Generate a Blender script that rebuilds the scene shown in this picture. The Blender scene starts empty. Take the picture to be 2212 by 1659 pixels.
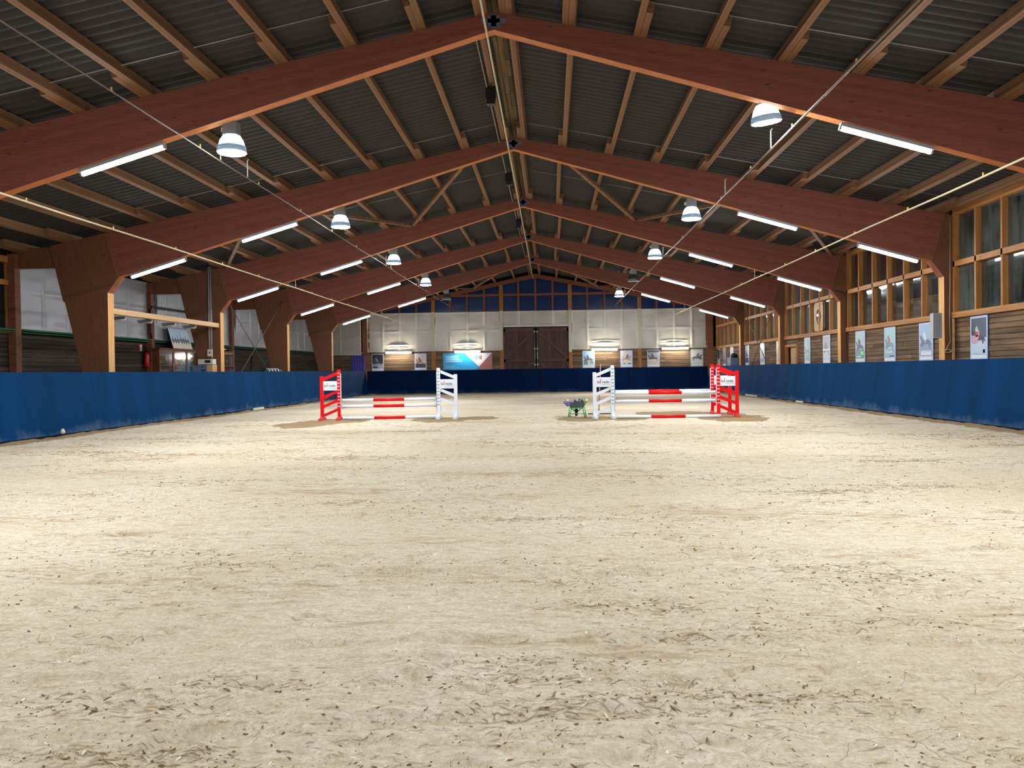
import bpy, math, random
import numpy as np
from mathutils import Vector, Matrix
random.seed(7); RNG = np.random.default_rng(11)
C = bpy.context.scene.collection
S = bpy.context.scene

# ------------------------------------------------------------ camera
yaw, pitch, roll, fpx = 0.0476045, -0.0161658, 0.0141668, 1750.911
CAM = Vector((0.99918, 0.0, 1.533))
F_ = Vector((-math.sin(yaw)*math.cos(pitch), math.cos(yaw)*math.cos(pitch), math.sin(pitch)))
R_ = Vector((math.cos(yaw), math.sin(yaw), 0)); U_ = R_.cross(F_)
R2 = R_*math.cos(roll) - U_*math.sin(roll); U2 = U_*math.cos(roll) + R_*math.sin(roll)
cam = bpy.data.objects.new('camera', bpy.data.cameras.new('camera')); C.objects.link(cam)
cam.matrix_world = Matrix(((R2.x, U2.x, -F_.x, CAM.x), (R2.y, U2.y, -F_.y, CAM.y), (R2.z, U2.z, -F_.z, CAM.z), (0, 0, 0, 1)))
cam.data.sensor_width = 36; cam.data.lens = fpx/2212*36; cam.data.clip_start = .05; cam.data.clip_end = 300
S.camera = cam
# ------------------------------------------------------------ world, exposure, lamp strengths
W = bpy.data.worlds.new('night'); S.world = W; W.use_nodes = True
W.node_tree.nodes['Background'].inputs[0].default_value = (.02, .035, .09, 1)
W.node_tree.nodes['Background'].inputs[1].default_value = .25
S.view_settings.view_transform = 'Standard'; S.view_settings.look = 'None'
S.view_settings.exposure = 0.2; S.view_settings.gamma = 1; S.view_settings.use_curve_mapping = False
TUBE_E, LENS_E, BACK_E = 105.0, 560.0, 125.0
S.cycles.use_denoising = True; S.cycles.use_adaptive_sampling = True; S.cycles.adaptive_threshold = .05
S.cycles.max_bounces = 5; S.cycles.diffuse_bounces = 3; S.cycles.glossy_bounces = 2; S.cycles.transmission_bounces = 4
S.cycles.transparent_max_bounces = 8; S.cycles.sample_clamp_indirect = 6; S.cycles.caustics_reflective = False; S.cycles.caustics_refractive = False

# ------------------------------------------------------------ materials
def lin(c):
    return tuple(((x/255)/12.92 if x/255 <= .04045 else ((x/255+.055)/1.055)**2.4) for x in c)
def newmat(name):
    m = bpy.data.materials.new(name); m.use_nodes = True
    return m, m.node_tree, m.node_tree.nodes['Principled BSDF']
def N(nt, t, **kw):
    n = nt.nodes.new(t)
    for k, v in kw.items(): setattr(n, k, v)
    return n
def plain(name, col, rough=.6, metal=0.0, spec=.4, var=.12, scale=3.0, bump=0.0):
    """plain paint, with a faint noise of tone so it never reads as flat"""
    m, nt, b = newmat(name); c = lin(col)
    tc = N(nt, 'ShaderNodeTexCoord'); no = N(nt, 'ShaderNodeTexNoise'); no.inputs['Scale'].default_value = scale; no.inputs['Detail'].default_value = 5
    nt.links.new(tc.outputs['Object'], no.inputs['Vector'])
    mx = N(nt, 'ShaderNodeMix', data_type='RGBA'); mx.inputs[6].default_value = (*[x*(1-var) for x in c], 1); mx.inputs[7].default_value = (*[min(1, x*(1+var)) for x in c], 1)
    nt.links.new(no.outputs['Fac'], mx.inputs[0]); nt.links.new(mx.outputs[2], b.inputs['Base Color'])
    b.inputs['Roughness'].default_value = rough; b.inputs['Metallic'].default_value = metal; b.inputs['Specular IOR Level'].default_value = spec
    if bump:
        bp = N(nt, 'ShaderNodeBump'); bp.inputs['Strength'].default_value = bump; bp.inputs['Distance'].default_value = .01
        nt.links.new(no.outputs['Fac'], bp.inputs['Height']); nt.links.new(bp.outputs[0], b.inputs['Normal'])
    return m
def wood(name, c1, c2, axis, rough=.65, grain=1.0, knots=True, island=.25, lam=0.0):
    """timber: grain stretched along an axis, knots, a tone per board (island), optional glue lines (lam, metres in z)"""
    m, nt, b = newmat(name); L = nt.links
    tc = N(nt, 'ShaderNodeTexCoord'); mp = N(nt, 'ShaderNodeMapping')
    st = [14*grain]*3; st['xyz'.index(axis)] = .7*grain; mp.inputs['Scale'].default_value = st
    L.new(tc.outputs['Object'], mp.inputs['Vector'])
    no = N(nt, 'ShaderNodeTexNoise'); no.inputs['Scale'].default_value = 1; no.inputs['Detail'].default_value = 6; no.inputs['Roughness'].default_value = .6
    L.new(mp.outputs[0], no.inputs['Vector'])
    ramp = N(nt, 'ShaderNodeValToRGB'); ramp.color_ramp.elements[0].position = .32; ramp.color_ramp.elements[1].position = .7
    ramp.color_ramp.elements[0].color = (*lin(c1), 1); ramp.color_ramp.elements[1].color = (*lin(c2), 1)
    L.new(no.outputs['Fac'], ramp.inputs[0]); out = ramp.outputs[0]
    geo = N(nt, 'ShaderNodeNewGeometry')
    hsv = N(nt, 'ShaderNodeHueSaturation'); mr = N(nt, 'ShaderNodeMapRange'); mr.inputs[3].default_value = 1-island; mr.inputs[4].default_value = 1+island
    L.new(geo.outputs['Random Per Island'], mr.inputs[0]); L.new(mr.outputs[0], hsv.inputs['Value']); L.new(out, hsv.inputs['Color']); out = hsv.outputs[0]
    if knots:
        mk = N(nt, 'ShaderNodeMapping'); sc = [5.0]*3; sc['xyz'.index(axis)] = 1.7; mk.inputs['Scale'].default_value = sc; L.new(tc.outputs['Object'], mk.inputs['Vector'])
        vo = N(nt, 'ShaderNodeTexVoronoi'); vo.inputs['Scale'].default_value = 1; L.new(mk.outputs[0], vo.inputs['Vector'])
        rk = N(nt, 'ShaderNodeValToRGB'); rk.color_ramp.elements[0].position = .04; rk.color_ramp.elements[1].position = .13
        rk.color_ramp.elements[0].color = (.35, .3, .28, 1); rk.color_ramp.elements[1].color = (1, 1, 1, 1); L.new(vo.outputs['Distance'], rk.inputs[0])
        mu = N(nt, 'ShaderNodeMix', data_type='RGBA', blend_type='MULTIPLY'); mu.inputs[0].default_value = .8; L.new(out, mu.inputs[6]); L.new(rk.outputs[0], mu.inputs[7]); out = mu.outputs[2]
    if lam:
        sx = N(nt, 'ShaderNodeSeparateXYZ'); L.new(tc.outputs['Object'], sx.inputs[0])
        ax = N(nt, 'ShaderNodeMath', operation='ABSOLUTE'); L.new(sx.outputs['X'], ax.inputs[0])
        ml = N(nt, 'ShaderNodeMath', operation='MULTIPLY_ADD'); L.new(ax.outputs[0], ml.inputs[0]); ml.inputs[1].default_value = .204; L.new(sx.outputs['Z'], ml.inputs[2])
        dv = N(nt, 'ShaderNodeMath', operation='DIVIDE'); L.new(ml.outputs[0], dv.inputs[0]); dv.inputs[1].default_value = lam
        fl = N(nt, 'ShaderNodeMath', operation='FLOOR'); L.new(dv.outputs[0], fl.inputs[0])
        wn = N(nt, 'ShaderNodeTexWhiteNoise', noise_dimensions='1D'); L.new(fl.outputs[0], wn.inputs['W'])
        m2 = N(nt, 'ShaderNodeMapRange'); m2.inputs[3].default_value = .88; m2.inputs[4].default_value = 1.1; L.new(wn.outputs['Value'], m2.inputs[0])
        h2 = N(nt, 'ShaderNodeHueSaturation'); L.new(out, h2.inputs['Color']); L.new(m2.outputs[0], h2.inputs['Value']); out = h2.outputs[0]
    L.new(out, b.inputs['Base Color']); b.inputs['Roughness'].default_value = rough; b.inputs['Specular IOR Level'].default_value = .3
    bp = N(nt, 'ShaderNodeBump'); bp.inputs['Strength'].default_value = .25; bp.inputs['Distance'].default_value = .006
    L.new(no.outputs['Fac'], bp.inputs['Height']); L.new(bp.outputs[0], b.inputs['Normal'])
    return m
def emit(name, col, e):
    m = bpy.data.materials.new(name); m.use_nodes = True; nt = m.node_tree; nt.nodes.clear()
    o = N(nt, 'ShaderNodeOutputMaterial'); em = N(nt, 'ShaderNodeEmission'); em.inputs[0].default_value = (*col, 1); em.inputs[1].default_value = e
    nt.links.new(em.outputs[0], o.inputs[0]); return m
def glassmat(name, tint, haze_lo, haze_hi, haze_col, scale):
    """window pane: see-through, mirror-like, with a film of condensation running down in streaks"""
    m = bpy.data.materials.new(name); m.use_nodes = True; nt = m.node_tree; nt.nodes.clear(); L = nt.links
    o = N(nt, 'ShaderNodeOutputMaterial'); tr = N(nt, 'ShaderNodeBsdfTransparent'); tr.inputs[0].default_value = (*tint, 1)
    gl = N(nt, 'ShaderNodeBsdfGlossy'); gl.inputs['Roughness'].default_value = .06; gl.inputs[0].default_value = (1, 1, 1, 1)
    lw = N(nt, 'ShaderNodeLayerWeight'); lw.inputs[0].default_value = .5; pw = N(nt, 'ShaderNodeMath', operation='POWER'); L.new(lw.outputs['Facing'], pw.inputs[0]); pw.inputs[1].default_value = 4
    fr = N(nt, 'ShaderNodeMath', operation='MULTIPLY_ADD'); L.new(pw.outputs[0], fr.inputs[0]); fr.inputs[1].default_value = .9; fr.inputs[2].default_value = .05
    a = N(nt, 'ShaderNodeMixShader'); L.new(fr.outputs[0], a.inputs[0]); L.new(tr.outputs[0], a.inputs[1]); L.new(gl.outputs[0], a.inputs[2])
    df = N(nt, 'ShaderNodeBsdfDiffuse'); df.inputs[0].default_value = (*lin(haze_col), 1)
    tc = N(nt, 'ShaderNodeTexCoord'); mp = N(nt, 'ShaderNodeMapping'); mp.inputs['Scale'].default_value = (scale, scale, scale*.18); L.new(tc.outputs['Object'], mp.inputs['Vector'])
    no = N(nt, 'ShaderNodeTexNoise'); no.inputs['Scale'].default_value = 1; no.inputs['Detail'].default_value = 6; L.new(mp.outputs[0], no.inputs['Vector'])
    no2 = N(nt, 'ShaderNodeTexNoise'); no2.inputs['Scale'].default_value = .5; L.new(tc.outputs['Object'], no2.inputs['Vector'])
    ad = N(nt, 'ShaderNodeMath', operation='MULTIPLY'); L.new(no.outputs['Fac'], ad.inputs[0]); L.new(no2.outputs['Fac'], ad.inputs[1])
    mr = N(nt, 'ShaderNodeMapRange'); mr.inputs[1].default_value = .12; mr.inputs[2].default_value = .4; mr.inputs[3].default_value = haze_lo; mr.inputs[4].default_value = haze_hi; L.new(ad.outputs[0], mr.inputs[0])
    b2 = N(nt, 'ShaderNodeMixShader'); L.new(mr.outputs[0], b2.inputs[0]); L.new(a.outputs[0], b2.inputs[1]); L.new(df.outputs[0], b2.inputs[2]); L.new(b2.outputs[0], o.inputs[0])
    return m
def sandmat():
    m, nt, b = newmat('sand'); L = nt.links
    tc = N(nt, 'ShaderNodeTexCoord'); P = tc.outputs['Object']
    def noise(sc, det=6, rg=.6, vec=None, dist=0):
        n = N(nt, 'ShaderNodeTexNoise'); n.inputs['Scale'].default_value = sc; n.inputs['Detail'].default_value = det; n.inputs['Roughness'].default_value = rg; n.inputs['Distortion'].default_value = dist
        L.new(vec or P, n.inputs['Vector']); return n
    def mapped(s, rot=0):
        q = N(nt, 'ShaderNodeMapping'); q.inputs['Scale'].default_value = s; q.inputs['Rotation'].default_value = (0, 0, rot); L.new(P, q.inputs['Vector']); return q.outputs[0]
    def ramp(src, p0, c0, p1, c1):
        r = N(nt, 'ShaderNodeValToRGB'); e = r.color_ramp.elements; e[0].position = p0; e[1].position = p1; e[0].color = (*c0, 1); e[1].color = (*c1, 1); L.new(src, r.inputs[0]); return r.outputs[0]
    def mix(fac, a, bb, mode='MIX'):
        x = N(nt, 'ShaderNodeMix', data_type='RGBA', blend_type=mode)
        if isinstance(fac, float): x.inputs[0].default_value = fac
        else: L.new(fac, x.inputs[0])
        for s, i in ((a, 6), (bb, 7)):
            if isinstance(s, tuple): x.inputs[i].default_value = (*s, 1)
            else: L.new(s, x.inputs[i])
        return x.outputs[2]
    big = noise(.35, 4); col = mix(ramp(big.outputs['Fac'], .3, (0, 0, 0), .7, (1, 1, 1)), lin((206, 191, 167)), lin((225, 214, 195))); mid = noise(7, 6, .7, mapped((1, 2.2, 1), .1)); col = mix(ramp(mid.outputs['Fac'], .32, (.75, .75, .75), .6, (0, 0, 0)), col, lin((186, 164, 133)))
    fine = noise(38, 8, .75); col = mix(.55, col, ramp(fine.outputs['Fac'], .33, (.42, .37, .31), .6, (1.0, 1.0, 1.0)), 'MULTIPLY')
    # scuffed brown streaks lying across the hall (harrow marks)
    st = noise(1, 7, .7, mapped((2.2, 11, 1), .12), .6); pat = noise(.5, 3, .6, mapped((.5, 1.3, 1)))
    mm = N(nt, 'ShaderNodeMath', operation='MULTIPLY'); L.new(st.outputs['Fac'], mm.inputs[0]); L.new(pat.outputs['Fac'], mm.inputs[1])
    col = mix(ramp(mm.outputs[0], .285, (0, 0, 0), .37, (.62, .62, .62)), col, lin((156, 128, 94)))
    # thin dry cracks
    vo = N(nt, 'ShaderNodeTexVoronoi', feature='DISTANCE_TO_EDGE'); vo.inputs['Scale'].default_value = 1.0
    wv = noise(3, 5); ad = N(nt, 'ShaderNodeVectorMath', operation='MULTIPLY_ADD'); ad.inputs[1].default_value = (.5, .5, 0); L.new(wv.outputs['Color'], ad.inputs[0]); L.new(mapped((3.2, 5.5, 1), .3), ad.inputs[2]); L.new(ad.outputs[0], vo.inputs['Vector'])
    ck = ramp(vo.outputs['Distance'], .003, (.8, .8, .8), .011, (0, 0, 0)); msk = ramp(noise(1.4, 4).outputs['Fac'], .52, (0, 0, 0), .62, (1, 1, 1))
    cm = mix(1.0, ck, msk, 'MULTIPLY'); col = mix(cm, col, lin((150, 124, 96)))
    # dark crumbs and pale flecks
    for sc, th, cc in ((46, .13, (92, 70, 50)), (30, .085, (236, 228, 214)), (17, .07, (96, 72, 52))):
        v = N(nt, 'ShaderNodeTexVoronoi'); v.inputs['Scale'].default_value = sc; L.new(mapped((1, 1.6, 1), .5), v.inputs['Vector'])
        k = ramp(v.outputs['Distance'], th, (1, 1, 1), th+.06, (0, 0, 0)); kk = mix(1.0, k, ramp(noise(sc*.12, 3).outputs['Fac'], .5, (0, 0, 0), .6, (1, 1, 1)), 'MULTIPLY')
        col = mix(kk, col, lin(cc))
    # moist loose sand: painted by the attribute 'damp' (under the fences, round the jumps)
    at = N(nt, 'ShaderNodeAttribute'); at.attribute_name = 'damp'
    dn = noise(9, 6, .8); dm = N(nt, 'ShaderNodeMath', operation='MULTIPLY_ADD'); L.new(at.outputs['Fac'], dm.inputs[0]); dm.inputs[1].default_value = 1.6; L.new(dn.outputs['Fac'], dm.inputs[2])
    col = mix(ramp(dm.outputs[0], .95, (0, 0, 0), 1.25, (1, 1, 1)), col, mix(fine.outputs['Fac'], lin((92, 74, 50)), lin((176, 150, 114))))
    L.new(col, b.inputs['Base Color']); b.inputs['Roughness'].default_value = .95; b.inputs['Specular IOR Level'].default_value = .15
    b1 = N(nt, 'ShaderNodeBump'); b1.inputs['Strength'].default_value = .55; b1.inputs['Distance'].default_value = .02; L.new(fine.outputs['Fac'], b1.inputs['Height'])
    b2 = N(nt, 'ShaderNodeBump'); b2.inputs['Strength'].default_value = .6; b2.inputs['Distance'].default_value = .04; L.new(mm.outputs[0], b2.inputs['Height']); L.new(b1.outputs[0], b2.inputs['Normal'])
    b3 = N(nt, 'ShaderNodeBump', invert=True); b3.inputs['Strength'].default_value = .4; b3.inputs['Distance'].default_value = .01; L.new(cm, b3.inputs['Height']); L.new(b2.outputs[0], b3.inputs['Normal'])
    L.new(b3.outputs[0], b.inputs['Normal']); return m
def boardmat(name, c, cs, scuff):
    """painted kickboard: streaky blue, pale sand scuffs thrown up against its foot"""
    m, nt, b = newmat(name); L = nt.links; tc = N(nt, 'ShaderNodeTexCoord'); P = tc.outputs['Object']
    mp = N(nt, 'ShaderNodeMapping'); mp.inputs['Scale'].default_value = (.9, .9, .12); L.new(P, mp.inputs['Vector'])
    n1 = N(nt, 'ShaderNodeTexNoise'); n1.inputs['Scale'].default_value = 1.6; n1.inputs['Detail'].default_value = 5; L.new(mp.outputs[0], n1.inputs['Vector'])
    mx = N(nt, 'ShaderNodeMix', data_type='RGBA'); mx.inputs[6].default_value = (*lin(c), 1); mx.inputs[7].default_value = (*lin(cs), 1)
    r = N(nt, 'ShaderNodeMapRange'); r.inputs[1].default_value = .35; r.inputs[2].default_value = .7; L.new(n1.outputs['Fac'], r.inputs[0]); L.new(r.outputs[0], mx.inputs[0])
    n2 = N(nt, 'ShaderNodeTexNoise'); n2.inputs['Scale'].default_value = 1.3; n2.inputs['Detail'].default_value = 8; n2.inputs['Roughness'].default_value = .7; L.new(P, n2.inputs['Vector'])
    sx = N(nt, 'ShaderNodeSeparateXYZ'); L.new(P, sx.inputs[0])
    zr = N(nt, 'ShaderNodeMapRange'); zr.inputs[1].default_value = 0; zr.inputs[2].default_value = .75; zr.inputs[3].default_value = .62; zr.inputs[4].default_value = -.1; L.new(sx.outputs['Z'], zr.inputs[0])
    ad = N(nt, 'ShaderNodeMath', operation='ADD'); L.new(n2.outputs['Fac'], ad.inputs[0]); L.new(zr.outputs[0], ad.inputs[1])
    rr = N(nt, 'ShaderNodeMapRange'); rr.inputs[1].default_value = .85; rr.inputs[2].default_value = 1.25; rr.inputs[3].default_value = 0; rr.inputs[4].default_value = scuff; L.new(ad.outputs[0], rr.inputs[0])
    m2 = N(nt, 'ShaderNodeMix', data_type='RGBA'); L.new(rr.outputs[0], m2.inputs[0]); L.new(mx.outputs[2], m2.inputs[6]); m2.inputs[7].default_value = (*lin((120, 140, 160)), 1)
    L.new(m2.outputs[2], b.inputs['Base Color']); b.inputs['Roughness'].default_value = .75; b.inputs['Specular IOR Level'].default_value = .04
    return m
def tarpmat(name, c1, c2):
    m, nt, b = newmat(name); L = nt.links; at = N(nt, 'ShaderNodeAttribute'); at.attribute_name = 'touch'
    tc = N(nt, 'ShaderNodeTexCoord'); no = N(nt, 'ShaderNodeTexNoise'); no.inputs['Scale'].default_value = .9; no.inputs['Detail'].default_value = 4; L.new(tc.outputs['Object'], no.inputs['Vector'])
    mx = N(nt, 'ShaderNodeMix', data_type='RGBA'); L.new(at.outputs['Fac'], mx.inputs[0]); mx.inputs[6].default_value = (*lin(c1), 1); mx.inputs[7].default_value = (*lin(c2), 1)
    hs = N(nt, 'ShaderNodeHueSaturation'); mr = N(nt, 'ShaderNodeMapRange'); mr.inputs[1].default_value = .3; mr.inputs[2].default_value = .7; mr.inputs[3].default_value = .88; mr.inputs[4].default_value = 1.08
    L.new(no.outputs['Fac'], mr.inputs[0]); L.new(mr.outputs[0], hs.inputs['Value']); L.new(mx.outputs[2], hs.inputs['Color']); L.new(hs.outputs[0], b.inputs['Base Color'])
    b.inputs['Roughness'].default_value = .38; b.inputs['Specular IOR Level'].default_value = .5; return m

M = {}
M['sand'] = sandmat()
M['blue'] = boardmat('blue_board', (0, 45, 82), (1, 53, 98), .4)
M['navy'] = boardmat('navy_board', (1, 20, 50), (1, 26, 60), .12)
M['glulam'] = wood('stained_glulam', (120, 68, 55), (140, 84, 68), 'x', .6, 2.6, True, .06, .045)
M['glulam_post'] = wood('stained_glulam_post', (100, 62, 42), (124, 82, 56), 'z', .6, 2.4, True, .06)
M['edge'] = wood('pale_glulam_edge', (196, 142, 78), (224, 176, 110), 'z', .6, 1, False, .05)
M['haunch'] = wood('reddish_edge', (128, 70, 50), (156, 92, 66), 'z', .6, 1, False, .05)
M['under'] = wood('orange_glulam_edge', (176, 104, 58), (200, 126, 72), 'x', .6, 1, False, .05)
M['purlin'] = wood('purlin_wood', (104, 72, 50), (148, 110, 78), 'y', .7, 1, True, .15)
M['pine'] = wood('window_pine', (150, 98, 50), (184, 130, 72), 'z', .6, 1, True, .1)
M['pine_y'] = wood('rail_pine', (154, 102, 52), (188, 134, 76), 'y', .6, 1, True, .1)
M['plank'] = wood('weathered_plank', (84, 64, 46), (142, 114, 86), 'y', .8, .7, True, .3)
M['plank_x'] = wood('weathered_plank_back', (78, 62, 48), (134, 110, 86), 'x', .8, .7, True, .3)
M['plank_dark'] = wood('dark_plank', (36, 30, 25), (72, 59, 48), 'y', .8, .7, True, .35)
M['gate'] = wood('dark_gate_wood', (58, 40, 38), (94, 68, 62), 'z', .7, 1, False, .22)
M['frame_dark'] = wood('gable_timber', (112, 66, 44), (140, 88, 60), 'x', .65, 1, False, .12)
M['gable_post'] = wood('gable_post_wood', (134, 84, 46), (172, 118, 70), 'z', .65, 1, True, .1)
M['gate_brace'] = wood('gate_brace_wood', (62, 42, 40), (96, 70, 62), 'x', .7, 1, False, .15)
M['ridge'] = wood('ridge_wood', (84, 68, 48), (122, 102, 74), 'y', .85, 1, False, .35)
M['light_beam'] = wood('light_beam_wood', (190, 150, 104), (212, 176, 130), 'y', .6, 1, False, .08)
M['cabinet'] = wood('cabinet_wood', (96, 50, 30), (122, 68, 42), 'z', .4, 1, False, .08)
M['sheet'] = plain('corrugated_sheet', (56, 54, 52), .7, 0, .25, .25, 1.2)
M['steel'] = plain('galvanised', (150, 156, 160), .35, .7, .5)
M['grey_metal'] = plain('lamp_grey', (120, 124, 126), .45, .3, .5)
M['bell'] = plain('lamp_bell', (176, 182, 186), .3, .5, .6)
def prismatic():
    m = bpy.data.materials.new('ribbed_acrylic'); m.use_nodes = True; nt = m.node_tree; nt.nodes.clear(); L = nt.links; o = N(nt, 'ShaderNodeOutputMaterial')
    tl = N(nt, 'ShaderNodeBsdfTranslucent'); tl.inputs[0].default_value = (.05, .06, .07, 1); gl = N(nt, 'ShaderNodeBsdfGlossy'); gl.inputs['Roughness'].default_value = .3; gl.inputs[0].default_value = (.5, .52, .55, 1)
    df = N(nt, 'ShaderNodeBsdfDiffuse'); df.inputs[0].default_value = (.12, .13, .14, 1)
    a = N(nt, 'ShaderNodeMixShader'); a.inputs[0].default_value = .45; L.new(tl.outputs[0], a.inputs[1]); L.new(df.outputs[0], a.inputs[2])
    c = N(nt, 'ShaderNodeMixShader'); c.inputs[0].default_value = .15; L.new(a.outputs[0], c.inputs[1]); L.new(gl.outputs[0], c.inputs[2]); L.new(c.outputs[0], o.inputs[0]); return m
M['acrylic'] = prismatic()
M['black'] = plain('black_plastic', (22, 22, 28), .5)
M['darkgap'] = plain('dark_gap', (16, 14, 14), .9)
M['pipe_dim'] = plain('dull_pipe', (104, 92, 74), .5)
M['pvc'] = plain('cream_pipe', (196, 184, 150), .5)
M['wire'] = plain('grey_wire', (150, 146, 138), .5)
M['rodd'] = plain('rust_rod', (94, 76, 66), .6)
M['white'] = plain('white_paint', (226, 232, 242), .4, 0, .4, .03)
M['red'] = plain('red_paint', (222, 2, 4), .5, 0, .2, .05)
M['redfoot'] = plain('dusty_red', (214, 70, 66), .7, 0, .3, .15, 12)
M['pink'] = plain('pink_print', (226, 60, 110), .5)
M['ink'] = plain('dark_print', (40, 46, 74), .5)
M['tan'] = plain('cup_tan', (214, 196, 164), .5)
M['slot'] = plain('slot_grey', (110, 124, 140), .5)
M['green'] = plain('green_frame', (40, 176, 104), .4, 0, .5, .15)
M['greenrail'] = plain('green_rail', (30, 92, 62), .5)
M['tray'] = plain('grey_tub', (92, 106, 106), .5, 0, .4, .2, 20)
M['bag'] = plain('dark_bag', (44, 58, 70), .45, 0, .5, .3, 18)
M['yellow'] = plain('yellow_grip', (232, 200, 96), .5)
M['purple'] = plain('lilac_cloth', (120, 110, 190), .7, 0, .3, .3, 9)
M['lilac'] = plain('blue_curtain', (92, 92, 176), .8, 0, .2, .25, 4)
M['rubber'] = plain('black_rubber', (20, 20, 22), .75)
M['stick'] = plain('stick_wood', (176, 132, 104), .6)
M['extred'] = plain('extinguisher_red', (176, 24, 30), .35)
M['gold'] = plain('trophy_gold', (214, 172, 84), .25, .9, .5)
M['silver'] = plain('trophy_silver', (206, 208, 214), .2, .9, .5)
M['ivory'] = plain('ivory_box', (212, 208, 192), .5)
M['bluegrey'] = plain('bluegrey_box', (92, 112, 136), .45)
M['greybox'] = plain('grey_heater', (164, 160, 166), .5)
M['paleblock'] = plain('pale_block', (196, 192, 170), .8)
M['pane'] = plain('blue_pane', (2, 38, 90), .3, 0, .22, .25, .6)
M['tarp'] = tarpmat('grey_film', (184, 179, 168), (214, 210, 200))
M['tarp_left'] = tarpmat('pale_film', (150, 150, 156), (178, 178, 182))
M['tube'] = emit('tube_light', (.90, .95, 1.0), TUBE_E)
M['tube_back'] = emit('warm_tube_light', (1.0, .93, .78), BACK_E)
M['lens'] = emit('lamp_lens_light', (.92, .97, 1.0), LENS_E)
M['lens_off'] = plain('unlit_lens', (160, 166, 170), .25)
M['tube_dim'] = plain('unlit_tube', (214, 218, 224), .35)
M['glass'] = glassmat('night_pane', (.75, .8, .8), .04, .5, (104, 114, 112), 7)
M['glass_case'] = glassmat('case_glass', (.95, .97, 1.0), 0.0, 0.0, (110, 116, 116), 5)
M['film_fold'] = plain('dark_film_fold', (92, 92, 100), .5)
M['glass_clear'] = glassmat('clear_pane', (.85, .9, .9), .01, .06, (110, 116, 116), 5)
M['chip_dark'] = plain('dark_chip', (122, 94, 68), .9, 0, .1, .35, 30)
M['chip_pale'] = plain('pale_chip', (232, 222, 202), .8, 0, .2, .1, 30)
M['fibre'] = plain('brown_fibre', (140, 110, 76), .9, 0, .1, .3, 20)
def flat(col, rough=.35):
    k = 'print_%02x%02x%02x' % col
    if k not in M: M[k] = plain('print_ink', col, rough, 0, .5, .06, 8)
    return M[k]

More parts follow.
